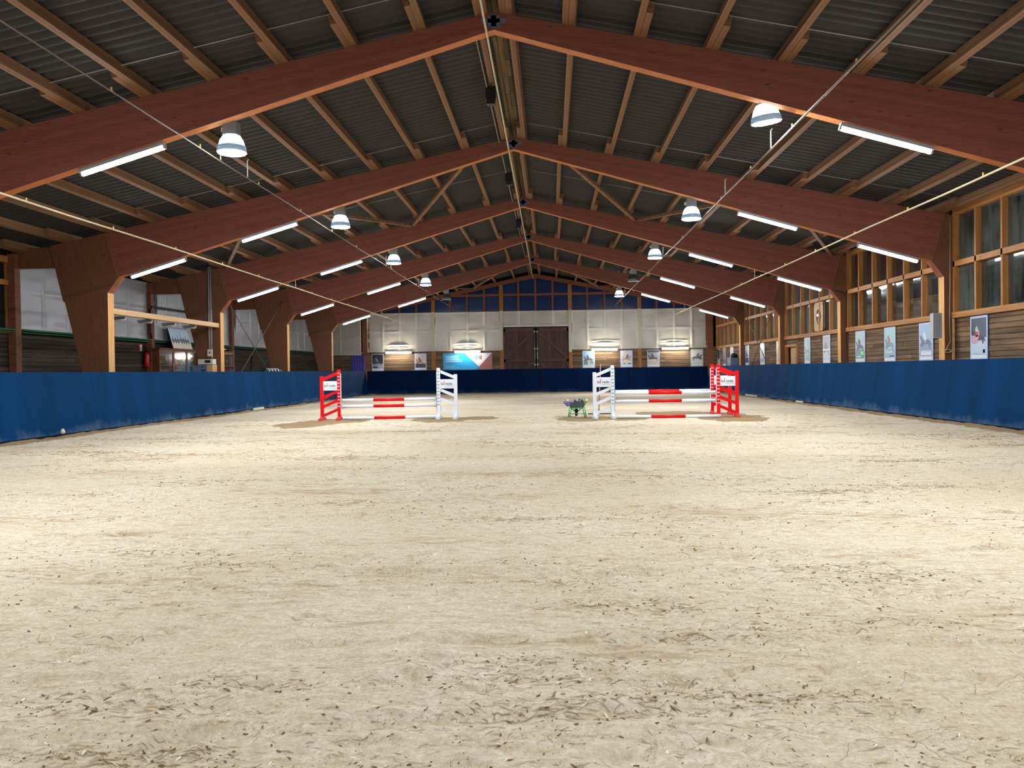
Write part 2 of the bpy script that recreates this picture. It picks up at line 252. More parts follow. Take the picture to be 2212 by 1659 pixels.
# ------------------------------------------------------------ mesh helpers
class MB:
    def __init__(s): s.v = []; s.f = []; s.mi = []; s.mats = []; s.sm = []
    def m(s, mat):
        if mat not in s.mats: s.mats.append(mat)
        return s.mats.index(mat)
    def add(s, vs, fs, mat, smooth=False):
        o = len(s.v); s.v += [tuple(v) for v in vs]; i = s.m(mat)
        for f in fs: s.f.append(tuple(o+k for k in f)); s.mi.append(i); s.sm.append(smooth)
        return s
    def box(s, lo, hi, mat, M4=None):
        x0, y0, z0 = lo; x1, y1, z1 = hi
        vs = [(x0, y0, z0), (x1, y0, z0), (x1, y1, z0), (x0, y1, z0), (x0, y0, z1), (x1, y0, z1), (x1, y1, z1), (x0, y1, z1)]
        if M4: vs = [tuple(M4 @ Vector(v)) for v in vs]
        return s.add(vs, [(0, 3, 2, 1), (4, 5, 6, 7), (0, 1, 5, 4), (1, 2, 6, 5), (2, 3, 7, 6), (3, 0, 4, 7)], mat)
    def bar(s, a, b, w, h, mat, up=(0, 0, 1)):
        """box of width w, height h from a to b"""
        a = Vector(a); b = Vector(b); d = (b-a).normalized(); u = Vector(up); sd = d.cross(u)
        if sd.length < 1e-4: sd = Vector((1, 0, 0))
        sd.normalize(); u = sd.cross(d).normalized(); vs = []
        for p in (a, b):
            for i, j in ((-1, -1), (1, -1), (1, 1), (-1, 1)): vs.append(p + sd*i*w/2 + u*j*h/2)
        return s.add(vs, [(0, 1, 2, 3), (7, 6, 5, 4), (0, 4, 5, 1), (1, 5, 6, 2), (2, 6, 7, 3), (3, 7, 4, 0)], mat)
    def tube(s, pts, r, mat, n=8, rs=None, cap=True):
        pts = [Vector(p) for p in pts]; vs = []; fs = []
        d0 = (pts[1]-pts[0]).normalized(); ref = Vector((0, 0, 1)) if abs(d0.z) < .9 else Vector((1, 0, 0))
        for i, p in enumerate(pts):
            d = (pts[min(i+1, len(pts)-1)] - pts[max(i-1, 0)]).normalized(); u = d.cross(ref).normalized(); w = u.cross(d)
            rr = rs[i] if rs else r
            for k in range(n): a = 2*math.pi*k/n; vs.append(p + u*math.cos(a)*rr + w*math.sin(a)*rr)
        for i in range(len(pts)-1):
            for k in range(n): fs.append((i*n+k, i*n+(k+1) % n, (i+1)*n+(k+1) % n, (i+1)*n+k))
        s.add(vs, fs, mat, True)
        if cap:
            o = len(s.v)-len(vs); i = s.m(mat)
            s.f.append(tuple(o+k for k in range(n))[::-1]); s.mi.append(i); s.sm.append(False)
            s.f.append(tuple(o+(len(pts)-1)*n+k for k in range(n))); s.mi.append(i); s.sm.append(False)
        return s
    def lathe(s, c, prof, mat, n=20, sx=1, sy=1):
        """prof: (r, z) pairs turned about the vertical through c"""
        vs = []; fs = []
        for r, z in prof:
            for k in range(n): a = 2*math.pi*k/n; vs.append((c[0]+r*sx*math.cos(a), c[1]+r*sy*math.sin(a), c[2]+z))
        for i in range(len(prof)-1):
            for k in range(n): fs.append((i*n+k, i*n+(k+1) % n, (i+1)*n+(k+1) % n, (i+1)*n+k))
        return s.add(vs, fs, mat, True)
    def prism(s, poly, y0, y1, mats):
        """poly in (x, z) extruded in y; mats: one for the two big faces, then one per edge (or one)"""
        n = len(poly); vs = [(x, y0, z) for x, z in poly] + [(x, y1, z) for x, z in poly]
        area = sum(poly[i][0]*poly[(i+1) % n][1]-poly[(i+1) % n][0]*poly[i][1] for i in range(n))
        o = len(s.v); s.v += vs; a = tuple(range(n)); b = tuple(range(n, 2*n))
        front, back = (a, b[::-1]) if area > 0 else (a[::-1], b)
        for f in (front, back): s.f.append(tuple(o+k for k in f)); s.mi.append(s.m(mats[0])); s.sm.append(False)
        for i in range(n):
            j = (i+1) % n; q = (i, i+n, j+n, j) if area > 0 else (i, j, j+n, i+n)
            mt = mats[1+i] if len(mats) > 2 else mats[-1]
            s.f.append(tuple(o+k for k in q)); s.mi.append(s.m(mt)); s.sm.append(False)
        return s
    def build(s, name, parent=None, loc=None):
        me = bpy.data.meshes.new(name); me.from_pydata(s.v, [], s.f)
        for m in s.mats: me.materials.append(m)
        me.polygons.foreach_set('material_index', s.mi); me.polygons.foreach_set('use_smooth', s.sm); me.update()
        o = bpy.data.objects.new(name, me); C.objects.link(o)
        if parent: o.parent = parent
        if loc is not None: o.location = loc
        return o
def tag(o, label, cat, group=None, kind=None):
    o['label'] = label; o['category'] = cat
    if group: o['group'] = group
    if kind: o['kind'] = kind
    return o
def empty(name, loc=(0, 0, 0), rz=0):
    o = bpy.data.objects.new(name, None); o.empty_display_size = .1; C.objects.link(o); o.location = loc; o.rotation_euler = (0, 0, rz); return o
def kids(o): return [c for c in list(C.objects) if c.parent is o]
def copy_tree(o, parent=None):
    c = o.copy(); C.objects.link(c)
    if parent: c.parent = parent
    for ch in kids(o): copy_tree(ch, c)
    return c
def struct(o): o['kind'] = 'structure'; return o
def text_mesh(body, size, mat, name, parent, loc, rot, align='CENTER', depth=.002, sx=1.0):
    cu = bpy.data.curves.new(name, 'FONT'); cu.body = body; cu.size = size; cu.align_x = align; cu.extrude = depth
    t = bpy.data.objects.new('t', cu); C.objects.link(t); bpy.context.view_layer.update()
    me = bpy.data.meshes.new_from_object(t.evaluated_get(bpy.context.evaluated_depsgraph_get())); bpy.data.objects.remove(t)
    me.materials.clear(); me.materials.append(mat); o = bpy.data.objects.new(name, me); C.objects.link(o); o.parent = parent; o.location = loc; o.rotation_euler = rot; o.scale = (sx, 1, 1); return o

# ------------------------------------------------------------ measures of the hall (metres)
BAY = 8.4; Y0 = 15.65
YF = {i: Y0 + BAY*i for i in range(-2, 6)}          # frames: -2,-1 behind or above the view, 0..4 visible, 5 = gable
def top(x): return 8.43 - .2045*abs(x)              # top of the rafters
def und(x): return 8.09 - .2935*abs(x)              # underside of the rafters
SL = math.atan(.2045)
PH, PW = .22, .12                                   # purlin section
ORD = ['first', 'second', 'third', 'fourth', 'fifth', 'sixth', 'seventh', 'eighth', 'ninth', 'tenth', 'eleventh', 'twelfth']

# ------------------------------------------------------------ floor: sand with hoof prints, ruts and berms
def vnoise(X, Y, sc, seed):
    g = np.random.default_rng(seed).random((512, 512)); x = X*sc+200; y = Y*sc+200; xi = np.floor(x).astype(int); yi = np.floor(y).astype(int)
    fx = x-xi; fy = y-yi; fx = fx*fx*(3-2*fx); fy = fy*fy*(3-2*fy); q = lambda a, b: g[a % 512, b % 512]
    return (q(xi, yi)*(1-fx)*(1-fy)+q(xi+1, yi)*fx*(1-fy)+q(xi, yi+1)*(1-fx)*fy+q(xi+1, yi+1)*fx*fy) - .5
def hoof_list():
    r = random.Random(5); H = []
    for x, y, a in ((3.05, 3.98, .2), (5.4, 3.95, .1), (5.7, 3.72, .5), (-.55, 3.3, 1.2), (-1.4, 3.2, 2.4), (1.7, 3.25, .4), (3.4, 3.05, .2), (5.0, 3.2, .3)): H.append((x, y, a))
    for k in range(520):
        y = 3.0+26*r.random()**1.5; x = r.uniform(-10, 10)
        if abs(x-1) < y*.66+1: H.append((x, y, r.uniform(0, 6.28)))
    return H
def make_floor():
    ys = np.concatenate([np.arange(-3.2, 2.6, .5), np.arange(2.6, 9, .026), np.arange(9, 20, .06), np.arange(20, 57.4, .16), [57.8]])
    xs = np.concatenate([np.arange(-15.6, -11.6, .4), np.arange(-11.6, -5.5, .09), np.arange(-5.5, 8.2, .045), np.arange(8.2, 11.7, .09), np.arange(11.7, 18.2, .4)])
    X, Y = np.meshgrid(xs, ys); Z = .04*vnoise(X, Y, .25, 1)*np.clip((11.3-np.abs(X))/2, .15, 1) + .03*vnoise(X, Y, .9, 2) + .02*vnoise(X, Y*1.8, 3, 3) + .012*vnoise(X, Y*1.5, 8, 4) + .006*vnoise(X, Y, 20, 5)
    near = np.clip((11.42-np.abs(X))/.75, 0, 1); Z += np.where(np.abs(X) < 11.9, .055*(1-near)**1.5*(1+.8*vnoise(X, Y, 3.5, 9)), 0)
    Z += .08*np.clip((Y-53.6)/1.2, 0, 1)
    # long harrow ruts lying slightly askew
    for k in range(26):
        yy = 3.4 + k*.9 + .3*math.sin(k*7.3); cx = math.sin(k*2.1)*4; L_ = 2.5+2*abs(math.sin(k*1.7))
        d = Y-(yy+.06*(X-cx)+.1*np.sin(X*.7+k)); Z += (-.016*np.exp(-(d/.05)**2) + .012*np.exp(-((d-.11)/.06)**2))*np.exp(-((X-cx)/L_)**4)*(1+2*vnoise(X, Y, 4, 20+k))
    for (hx, hy, a) in hoof_list():
        ix = np.where(np.abs(xs-hx) < .35)[0]; iy = np.where(np.abs(ys-hy) < .35)[0]
        if len(ix) < 2 or len(iy) < 2: continue
        sl = np.ix_(iy, ix); dx = X[sl]-hx; dy = Y[sl]-hy; u = dx*math.cos(a)+dy*math.sin(a); v = -dx*math.sin(a)+dy*math.cos(a)
        rr = np.sqrt(u*u+v*v); th = np.arctan2(v, u); arc = np.exp(-((rr-.08)/.02)**2)*np.clip(np.cos(th/1.0)+.35, 0, 1)
        Z[sl] += -.05*arc - .008*np.exp(-(rr/.07)**2) + .013*np.exp(-((rr-.125)/.03)**2)*(np.cos(th) < .3)
    Z[np.abs(X) > 11.9] *= .3
    damp = np.clip(1-(11.42-np.abs(X))/.7, 0, 1)*.62*(np.abs(X) < 11.7)
    damp = np.maximum(damp, .6*np.clip((Y-53.7)/.9, 0, 1))
    for cx, cy, rx, ry in ((-6.35, 24.4, 1.0, 2.0), (-5.6, 25.6, .9, 1.2), (-2.5, 25.7, 1.0, 1.5), (-1.5, 26.3, .9, 1.1), (6.5, 25.9, 1.15, 2.9), (5.2, 27.3, 1.5, 1.9), (2.2, 25.4, 1.1, 1.4), (3.2, 25.3, .8, 1.2)):
        q = ((X-cx)/rx)**2+((Y-cy)/ry)**2; q = q+1.1*vnoise(X, Y, 2.2, 44)*.5; damp = np.maximum(damp, .62*np.clip((1.05-q)*3.5, 0, 1)); Z += np.where(q < 1.1, .02*vnoise(X, Y, 6, 30), 0)
    nx, ny = len(xs), len(ys); co = np.stack([X, Y, Z], -1).reshape(-1, 3)
    i = np.arange((ny-1)*(nx-1)); a = (i//(nx-1))*nx + i % (nx-1); quads = np.stack([a, a+1, a+nx+1, a+nx], -1)
    me = bpy.data.meshes.new('floor'); me.vertices.add(len(co)); me.vertices.foreach_set('co', co.ravel()); me.loops.add(quads.size); me.loops.foreach_set('vertex_index', quads.ravel())
    me.polygons.add(len(quads)); me.polygons.foreach_set('loop_start', np.arange(0, quads.size, 4)); me.polygons.foreach_set('use_smooth', np.ones(len(quads), bool)); me.update(calc_edges=True); me.validate()
    at = me.attributes.new('damp', 'FLOAT', 'POINT'); at.data.foreach_set('value', damp.ravel().astype(np.float32))
    me.materials.append(M['sand']); o = bpy.data.objects.new('floor', me); C.objects.link(o); struct(o)
    def height(x, y):
        j = np.clip(np.searchsorted(xs, x)-1, 0, nx-2); k = np.clip(np.searchsorted(ys, y)-1, 0, ny-2)
        fx = (x-xs[j])/(xs[j+1]-xs[j]); fy = (y-ys[k])/(ys[k+1]-ys[k])
        return Z[k, j]*(1-fx)*(1-fy)+Z[k, j+1]*fx*(1-fy)+Z[k+1, j]*(1-fx)*fy+Z[k+1, j+1]*fx*fy
    return height
GH = make_floor()
def gz(x, y): return float(GH(np.array([x]), np.array([y]))[0])

rc = random.Random(77); CL = []
for _ in range(120): cy_ = 3.1+18*rc.random()**1.3; CL.append((1+rc.uniform(-1, 1)*(cy_*.62), cy_))
def scatter(n, name, mat, label, cat, kind):
    r = random.Random(hash(kind) % 1000 if False else {'dark': 3, 'pale': 4, 'fibre': 5}[kind]); vs = []; fs = []
    for _ in range(n):
        y = 2.9 + (24 if kind == 'fibre' else 15)*r.random()**(1.35 if kind != 'fibre' else 1.25); hw = (y*.66+.5); x = 1 + r.uniform(-hw, hw)
        if kind != 'pale' and r.random() < .45: cx, cy = CL[r.randrange(len(CL))]; x = cx + r.gauss(0, .16+.035*cy); y = cy + r.gauss(0, .035+.006*cy)
        if y < 2.8: continue
        if abs(x) > 10.9: continue
        if kind != 'pale' and math.sin(x*1.3+2*math.sin(y*.8))+math.sin(y*2.3+x*.4) < r.uniform(-1.2, .8): continue
        z = gz(x, y)
        if kind == 'fibre':
            L_ = r.uniform(.012, .075)*(.8+y*.07); w = r.uniform(.0008, .0018)*(.7+y*.1); a = r.gauss(-.12 if x > 3 else .08, .3); m = 4; bend = r.gauss(0, .45)
            o = len(vs)
            for k in range(m+1):
                t = k/m-.5; aa = a+bend*t; px = x+L_*t*math.cos(aa); py = y+L_*t*math.sin(aa)*1.4; h = gz(px, py)+.001+.002*math.cos(t*3)
                ww = w*(1-abs(t)*1.2)+.0006; vs += [(px-ww*math.sin(aa), py+ww*math.cos(aa), h), (px+ww*math.sin(aa), py-ww*math.cos(aa), h+.001), (px, py, h+w*.9)]
            for k in range(m):
                b = o+3*k; fs += [(b, b+3, b+5, b+2), (b+2, b+5, b+4, b+1), (b+1, b+4, b+3, b)]
        else:
            L_ = (.003+.011*r.random()**3)*(1+y*.04); w = L_*r.uniform(.3, .6); h = L_*r.uniform(.2, .45); a = r.uniform(0, 6.28); t = r.uniform(-.5, .5); ca, sa = math.cos(a), math.sin(a); o = len(vs)
            for i, j, k in ((-1, -.3, 0), (.5, -.9, 0), (1.1, .2, 0), (-.4, .8, 0), (-.8, -.2, 1), (.4, -.6, 1), (.9, .1, .7), (-.3, .6, .8)):
                px = i*L_*r.uniform(.6, 1.3); py = j*w*r.uniform(.6, 1.3); vs.append((x+px*ca-py*sa, y+px*sa+py*ca, z+k*h+px*t+.001))
            fs += [(o, o+1, o+5, o+4), (o+1, o+2, o+6, o+5), (o+2, o+3, o+7, o+6), (o+3, o, o+4, o+7), (o+4, o+5, o+6, o+7)]
    me = bpy.data.meshes.new(name); me.from_pydata(vs, [], fs); me.materials.append(mat); me.update()
    o = bpy.data.objects.new(name, me); C.objects.link(o); tag(o, label, cat, kind='stuff')
scatter(12000, 'bark_crumbs', M['chip_dark'], 'dark bark crumbs strewn over the riding sand', 'bark', 'dark')
scatter(2600, 'wood_shavings', M['chip_pale'], 'pale wood shavings strewn over the riding sand', 'shavings', 'pale')
scatter(19000, 'plant_fibres', M['fibre'], 'thin brown plant fibres lying on the riding sand', 'fibres', 'fibre')

# ------------------------------------------------------------ roof sheets (ceiling)
def make_roof():
    pitch_w = .265; ys = np.arange(-3.1, 58.3, pitch_w/8); vs = []; fs = []; off = top(0)+PH+.046
    for sgn, xe in ((-1, 15.9), (1, 13.4)):
        xs = [0.16, xe]; o = len(vs)
        for k, y in enumerate(ys):
            w = .038*math.sin(2*math.pi*y/pitch_w)
            for x in xs: vs.append((sgn*x, float(y), off-.2045*x+w))
        for k in range(len(ys)-1):
            a = o+2*k; q = (a, a+1, a+3, a+2); fs.append(q if sgn > 0 else q[::-1])
    me = bpy.data.meshes.new('ceiling'); me.from_pydata(vs, [], fs); me.materials.append(M['sheet']); me.polygons.foreach_set('use_smooth', [True]*len(fs)); me.update()
    o = bpy.data.objects.new('ceiling', me); C.objects.link(o); struct(o)
make_roof()
b = MB(); r = random.Random(2)                                      # weathered boards and cap tiles that close the ridge
for k, (x0, x1, z) in enumerate(((-.17, -.07, 8.70), (-.06, .05, 8.72), (.06, .17, 8.69))):
    y = -3.0
    while y < 57.5:
        L_ = (r.uniform(1.0, 1.3) if k == 2 else r.uniform(3, 5)); b.box((x0+r.uniform(-.01, .01), y, z), (x1, min(y+L_-.03, 57.6), z+.03+r.uniform(0, .02)), M['ridge']); y += L_
b.add([(-.3, -3.1, 8.68), (0, -3.1, 8.8), (.3, -3.1, 8.68), (-.3, 58.2, 8.68), (0, 58.2, 8.8), (.3, 58.2, 8.68)], [(0, 1, 4, 3), (1, 2, 5, 4)], M['darkgap'])
tag(b.build('ridge_capping'), 'weathered dark boards closing the ridge of the roof', 'roof ridge')

# ------------------------------------------------------------ portal frames
def frame(i):
    y = YF[i]; t = empty('portal_frame', (0, y, 0)); nm = {-2: 'behind the camera', -1: 'above the camera'}.get(i, '')
    lab = {-2: 'red brown timber arch behind the view', -1: 'red brown timber arch just above the view', 0: 'nearest red brown timber arch across the hall', 1: 'second red brown timber arch from the front, its left post by the cupboard lights',
           2: 'third red brown timber arch, cables and ivory box on its left post', 3: 'fourth red brown timber arch, behind the crossed rods on the left', 4: 'last red brown timber arch before the gable wall'}[i]
    tag(t, lab, 'timber arch', 'timber arches spanning the hall')
    for s in (-1, 1):
        g = M['glulam']; p = M['glulam_post']
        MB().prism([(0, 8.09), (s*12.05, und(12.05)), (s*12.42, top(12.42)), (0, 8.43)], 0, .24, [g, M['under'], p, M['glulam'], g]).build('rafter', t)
        poly = [(12.42, -.1), (12.40, 4.08), (12.05, und(12.05)), (12.42, top(12.42)), (14.18, top(14.18)), (13.80, 3.84), (13.74, 3.80), (13.24, 1.68), (12.95, -.1)]
        if s > 0: poly = [(12.42, -.1), (12.40, 4.08), (12.05, und(12.05)), (12.42, top(12.42)), (12.98, top(12.98)), (12.98, -.1)]
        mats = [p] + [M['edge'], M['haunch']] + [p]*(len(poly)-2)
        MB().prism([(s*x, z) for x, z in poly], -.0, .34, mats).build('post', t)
        bb = MB(); bb.bar((s*12.07, -.012, und(12.05)+.02), (s*12.42, -.012, top(12.42)-.02), .024, .05, M['purlin'], (0, -1, 0)); bb.build('joint_batten', t)
    MB().box((-15.42, .05, 4.88), (-13.95, .25, 5.50), p).build('tie_beam', t)
    pl = MB()
    for x0, x1, z0, z1 in ((-.24, .24, 8.22, 8.30), (-.12, .12, 8.15, 8.36), (-.05, .05, 8.12, 8.38)): pl.box((x0, -.015, z0), (x1, 0.0, z1), M['bluegrey'])
    pl.build('apex_plate', t)
for i in range(-2, 5): frame(i)
# gable frame: thin rafters on the end wall
t = empty('gable_rafters', (0, YF[5], 0)); tag(t, 'thin red brown rafters framing the far gable wall', 'timber arch')
for s in (-1, 1): MB().prism([(0, 8.12), (s*12.95, 8.12-.2045*12.95), (s*12.95, top(12.95)), (0, 8.41)], 0, .2, [M['frame_dark'], M['frame_dark']]).build('rafter', t)

# ------------------------------------------------------------ purlins: one beam per bay, lapping past each frame
PX = [.24] + [1.43+1.355*k for k in range(11)]
pur0 = None
for i in range(-1, 5):
    y0, y1 = YF[i], YF[i+1]; off = (.062 if i % 2 == 0 else -.062)
    for s in (-1, 1):
        for k, x in enumerate(PX):
            if s > 0 and x > 12.6: continue
            xx = s*(x+off); a = max(y0-1.05, -3); e = y1+(1.05 if i < 4 else .3); L_ = e-a
            if pur0 is None:
                q = MB(); q.box((-PW/2, 0, 0), (PW/2, 1, PH), M['purlin']); pur0 = q.build('purlin'); o = pur0
            else: o = pur0.copy(); C.objects.link(o)
            o.scale = (1, L_, 1); o.location = (xx, a, top(xx)+.004); o.rotation_euler = (0, SL*s, 0)
            bay = ['on the camera side of the first arch', 'between the first and second arches', 'between the second and third arches', 'between the third and fourth arches', 'between the fourth and last arches', 'between the last arch and the gable'][i+1]
            side = 'left' if s < 0 else 'right'
            tag(o, ('brown purlin beside the ridge on its %s, %s' % (side, bay)) if k == 0 else '%s purlin %s of the ridge, %s' % (ORD[k], side, bay), 'roof beam', 'purlins under the roof sheets')

# diagonal wind braces under the roof (second and last bay)
def brace(i, pts, side, n):
    for k in range(3):
        (xa, fa), (xb, fb) = pts[k], pts[k+1]; a = (xa, YF[i] + (.12 if fa == 0 else BAY+.05), top(xa)-.10); b_ = (xb, YF[i] + (.12 if fb == 0 else BAY+.05), top(xb)-.10)
        a = (a[0], a[1]+(.22 if fa == 0 else -.1), a[2]); b_ = (b_[0], b_[1]+(.22 if fb == 0 else -.1), b_[2])
        dd = (Vector(b_)-Vector(a)).normalized()*.12; q = MB(); q.bar(Vector(a)+dd, Vector(b_)-dd, .12, .1, M['purlin']); o = q.build('diagonal_brace')
        tag(o, '%s diagonal roof brace %s of the ridge, %s' % (['innermost', 'middle', 'outermost'][k], side, n), 'roof brace', 'diagonal wind braces')
for s, side in ((-1, 'left'), (1, 'right')):
    for i, n in ((1, 'behind the second arch'), (4, 'next to the gable')): brace(i, [(s*1.25, 0), (s*4.45, 1), (s*7.9, 0), (s*12.1, 1)], side, n)
# thin pale wires under the sheets
for y, w in ((14.55, 'in front of the first arch'), (22.95, 'in front of the second arch'), (28.4, 'behind the second arch')):
    for s, side in ((-1, 'left'), (1, 'right')):
        q = MB(); q.tube([(s*.45, y, top(.45)+.17), (s*12.3, y, top(12.3)+.17)], .009, M['wire'], 6); tag(q.build('roof_wire'), 'thin pale wire under the %s roof slope %s' % (side, w), 'wire', 'wires under the roof sheets')

# ------------------------------------------------------------ walls
def planks(mb, axis, pos, a0, a1, z0, z1, mat, ph=.145, th=.03, face=1, seed=0):
    """horizontal boards: axis 'y' = wall at x=pos running in y; axis 'x' = wall at y=pos running in x; face = direction the boards look"""
    r = random.Random(seed); z = z0
    while z < z1-.01:
        h = min(ph, z1-z); a = a0
        while a < a1-.01:
            L_ = r.uniform(2.4, 4.6); e = min(a+L_, a1)
            if a1-e < .8: e = a1
            d = r.uniform(-.006, .008)
            lo, hi = (pos-th*.5, pos+th*.5+d) if face > 0 else (pos-th*.5-d, pos+th*.5)
            if axis == 'y': mb.box((lo, a+.003, z+.006), (hi, e-.003, z+h-.006), mat)
            else: mb.box((a+.003, lo, z+.006), (e-.003, hi, z+h-.006), mat)
            a = e
        z += ph
XR = 12.66
wr = MB(); wl = MB(); wb = MB()
for i in range(-2, 5):
    y0, y1 = YF[i]+.36, YF[i+1]-.02
    if i == 3-0 and False: pass
    if i == 2:
        planks(wr, 'y', XR+.06, y0, 38.9, 0, 2.88, M['plank'], face=-1, seed=20+i); planks(wr, 'y', XR+.06, 38.9, y1, 2.55, 2.88, M['plank'], face=-1, seed=60+i)
    else: planks(wr, 'y', XR+.06, y0, y1, 0, 2.88, M['plank'], face=-1, seed=20+i)
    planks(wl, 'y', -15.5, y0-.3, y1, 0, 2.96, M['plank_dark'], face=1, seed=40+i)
wr.box((XR+.1, -3, 0), (XR+.13, 38.9, 2.88), M['darkgap']); wr.box((XR+.1, 40.9, 0), (XR+.13, 57.6, 2.88), M['darkgap'])
wr.box((XR+.1, 38.9, 2.55), (XR+.13, 40.9, 2.88), M['darkgap'])
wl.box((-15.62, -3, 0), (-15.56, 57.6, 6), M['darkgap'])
struct(wr.build('wall_right')); struct(wl.build('wall_left'))
planks(wb, 'x', 57.582, -15.5, -2.42, 0, 3.05, M['plank_x'], face=-1, seed=3); planks(wb, 'x', 57.582, 2.46, 13, 0, 3.05, M['plank_x'], face=-1, seed=4)
wb.box((-15.5, 57.95, 0), (13.2, 58.05, 9.1), M['darkgap'])
struct(wb.build('wall_back'))
q = MB(); planks(q, 'x', -3.0, -15.5, 13, 0, 8.4, M['plank_x'], ph=.3, face=1, seed=5); struct(q.build('wall_front'))
# left wall posts at the frame lines
for i in range(0, 5):
    y = YF[i]; q = MB(); q.box((-15.46, y-.12, 0), (-15.22, y+.14, 5.3), M['frame_dark'])
    tag(q.build('wall_post'), ['brown wall post at the far left edge, behind the first arch', 'square brown wall post on the left, left of the pale film sheet', 'dark brown wall post behind the fire extinguisher', 'brown wall post hidden behind the fourth arch on the left', 'brown wall post on the left behind the last arch'][i], 'post', 'posts of the left wall')

# windows of the right wall (bay by bay) and of the left wall's first bays
wn = 0
def window(i, side):
    global wn
    wn += 1; y0, y1 = YF[i]+.35, YF[i+1]; t = struct(empty('window_%d' % wn, (0, 0, 0))); X = XR if side > 0 else -15.44; s = side
    xa, xb = (X-.02, X+.16) if s > 0 else (X-.16, X+.02)
    zt = 5.98 if s > 0 else 5.2; glass = M['glass_clear'] if (s > 0 and i == 1) else M['glass']
    f = MB(); f.box((xa-.03*s if s > 0 else xa, y0, 2.88), (xb if s > 0 else xb+.03, y1, 3.04), M['pine_y']); f.build('sill', t)
    f = MB(); f.box((xa, y0, 4.355), (xb, y1, 4.51), M['pine_y']); f.build('transom', t)
    f = MB(); f.box((xa, y0, zt-.16), (xb, y1, zt+.03), M['pine_y']); f.build('head_rail', t)
    for y in (y0+.05, y1-.055):
        f = MB(); f.box((xa, y-.05, 3.04), (xb, y+.05, zt-.16), M['pine']); f.build('mullion', t)
    for k in range(5):
        y = YF[i+1]-1.3-1.3*k+.05
        f = MB(); f.box((xa, y-.042, 3.04), (xb-.001, y+.042, zt-.16), M['pine']); f.build('mullion', t)
    g = MB(); xg = (xa+xb)/2+.06*s; g.box((xg-.004, y0+.05, 3.05), (xg+.004, y1-.05, 4.355), glass); g.build('glass', t)
    g = MB(); g.box((xg-.004, y0+.05, 4.51), (xg+.004, y1-.05, zt-.16), glass); g.build('glass', t)
for i in range(-2, 5): window(i, 1)
for i in range(-2, 1): window(i, -1)
# panel with the round fan opening, third bay on the right
t = empty('extractor_fan', (XR+.05, 35.85, 3.7)); tag(t, 'round black extractor fan in a plywood panel among the right windows', 'fan')
n = 28; vs = []; fs = []
for k in range(n):
    a = 2*math.pi*k/n; ca, sa = math.cos(a), math.sin(a); m_ = max(abs(ca)/.6, abs(sa)/.62); vs += [(-.05, .33*ca, .33*sa), (-.05, ca/m_, sa/m_), (.03, .33*ca, .33*sa), (.03, ca/m_, sa/m_)]
for k in range(n):
    a = 4*k; c = 4*((k+1) % n); fs += [(a, c, c+1, a+1), (a+2, a+3, c+3, c+2), (a, a+2, c+2, c)]
MB().add(vs, fs, M['light_beam']).build('panel', t)
q = MB(); q.tube([(-.02, 0, 0), (.06, 0, 0)], .33, M['black'], 28); q.build('housing', t)
q = MB()
for k in range(4):
    a = k*math.pi/2+.4; q.bar((-.03, .06*math.cos(a), .06*math.sin(a)), (-.035, .28*math.cos(a), .28*math.sin(a)), .1, .008, M['steel'], (1, .3, 0))
q.build('blade', t)
# small doorway, right wall, beside the fourth arch
t = struct(empty('door_1', (XR, 39.9, 0)))
q = MB(); q.box((-.04, -1.0, 0), (.1, -.88, 2.62), M['pine']); q.box((-.04, .78, 0), (.1, .9, 2.62), M['pine']); q.box((-.04, -.88, 2.5), (.1, .78, 2.62), M['pine_y']); q.build('door_frame', t)
q = MB(); q.box((.06, -.87, .02), (.11, .25, 2.48), M['light_beam']); q.build('door_leaf', t)
q = MB(); q.box((.4, -.95, 0), (.45, .9, 2.6), M['darkgap']); q.build('passage_wall', t)

# neighbouring barn seen through the clear panes of the second right bay
q = MB(); planks(q, 'y', 17.2, 31, 42.5, 0, 4.5, M['plank'], ph=.22, face=-1, seed=91); q.box((16.7, 32.6, 3.2), (17.15, 35.4, 3.55), M['ivory']); q.bar((16.95, 37.0, 4.2), (16.95, 41.0, 4.75), .3, .22, M['plank']); q.box((17.25, 20, 0), (17.3, 52, 7.5), M['darkgap'])
tag(q.build('neighbouring_wall'), 'plank wall of the neighbouring barn behind the right windows', 'wall')
t = empty('strip_lamp', (15.7, 36.2, 5.05)); tag(t, 'lit strip lamp seen through the window beyond the right wall', 'lamp')
q = MB(); q.box((-.06, -.7, 0), (.06, .7, .07), M['grey_metal']); q.bar((0, 0, .09), (1.62, 0, .09), .04, .04, M['grey_metal']); q.build('housing', t)
q = MB(); q.tube([(0, -.66, -.04), (0, .66, -.04)], .035, M['tube']); q.build('tube', t)

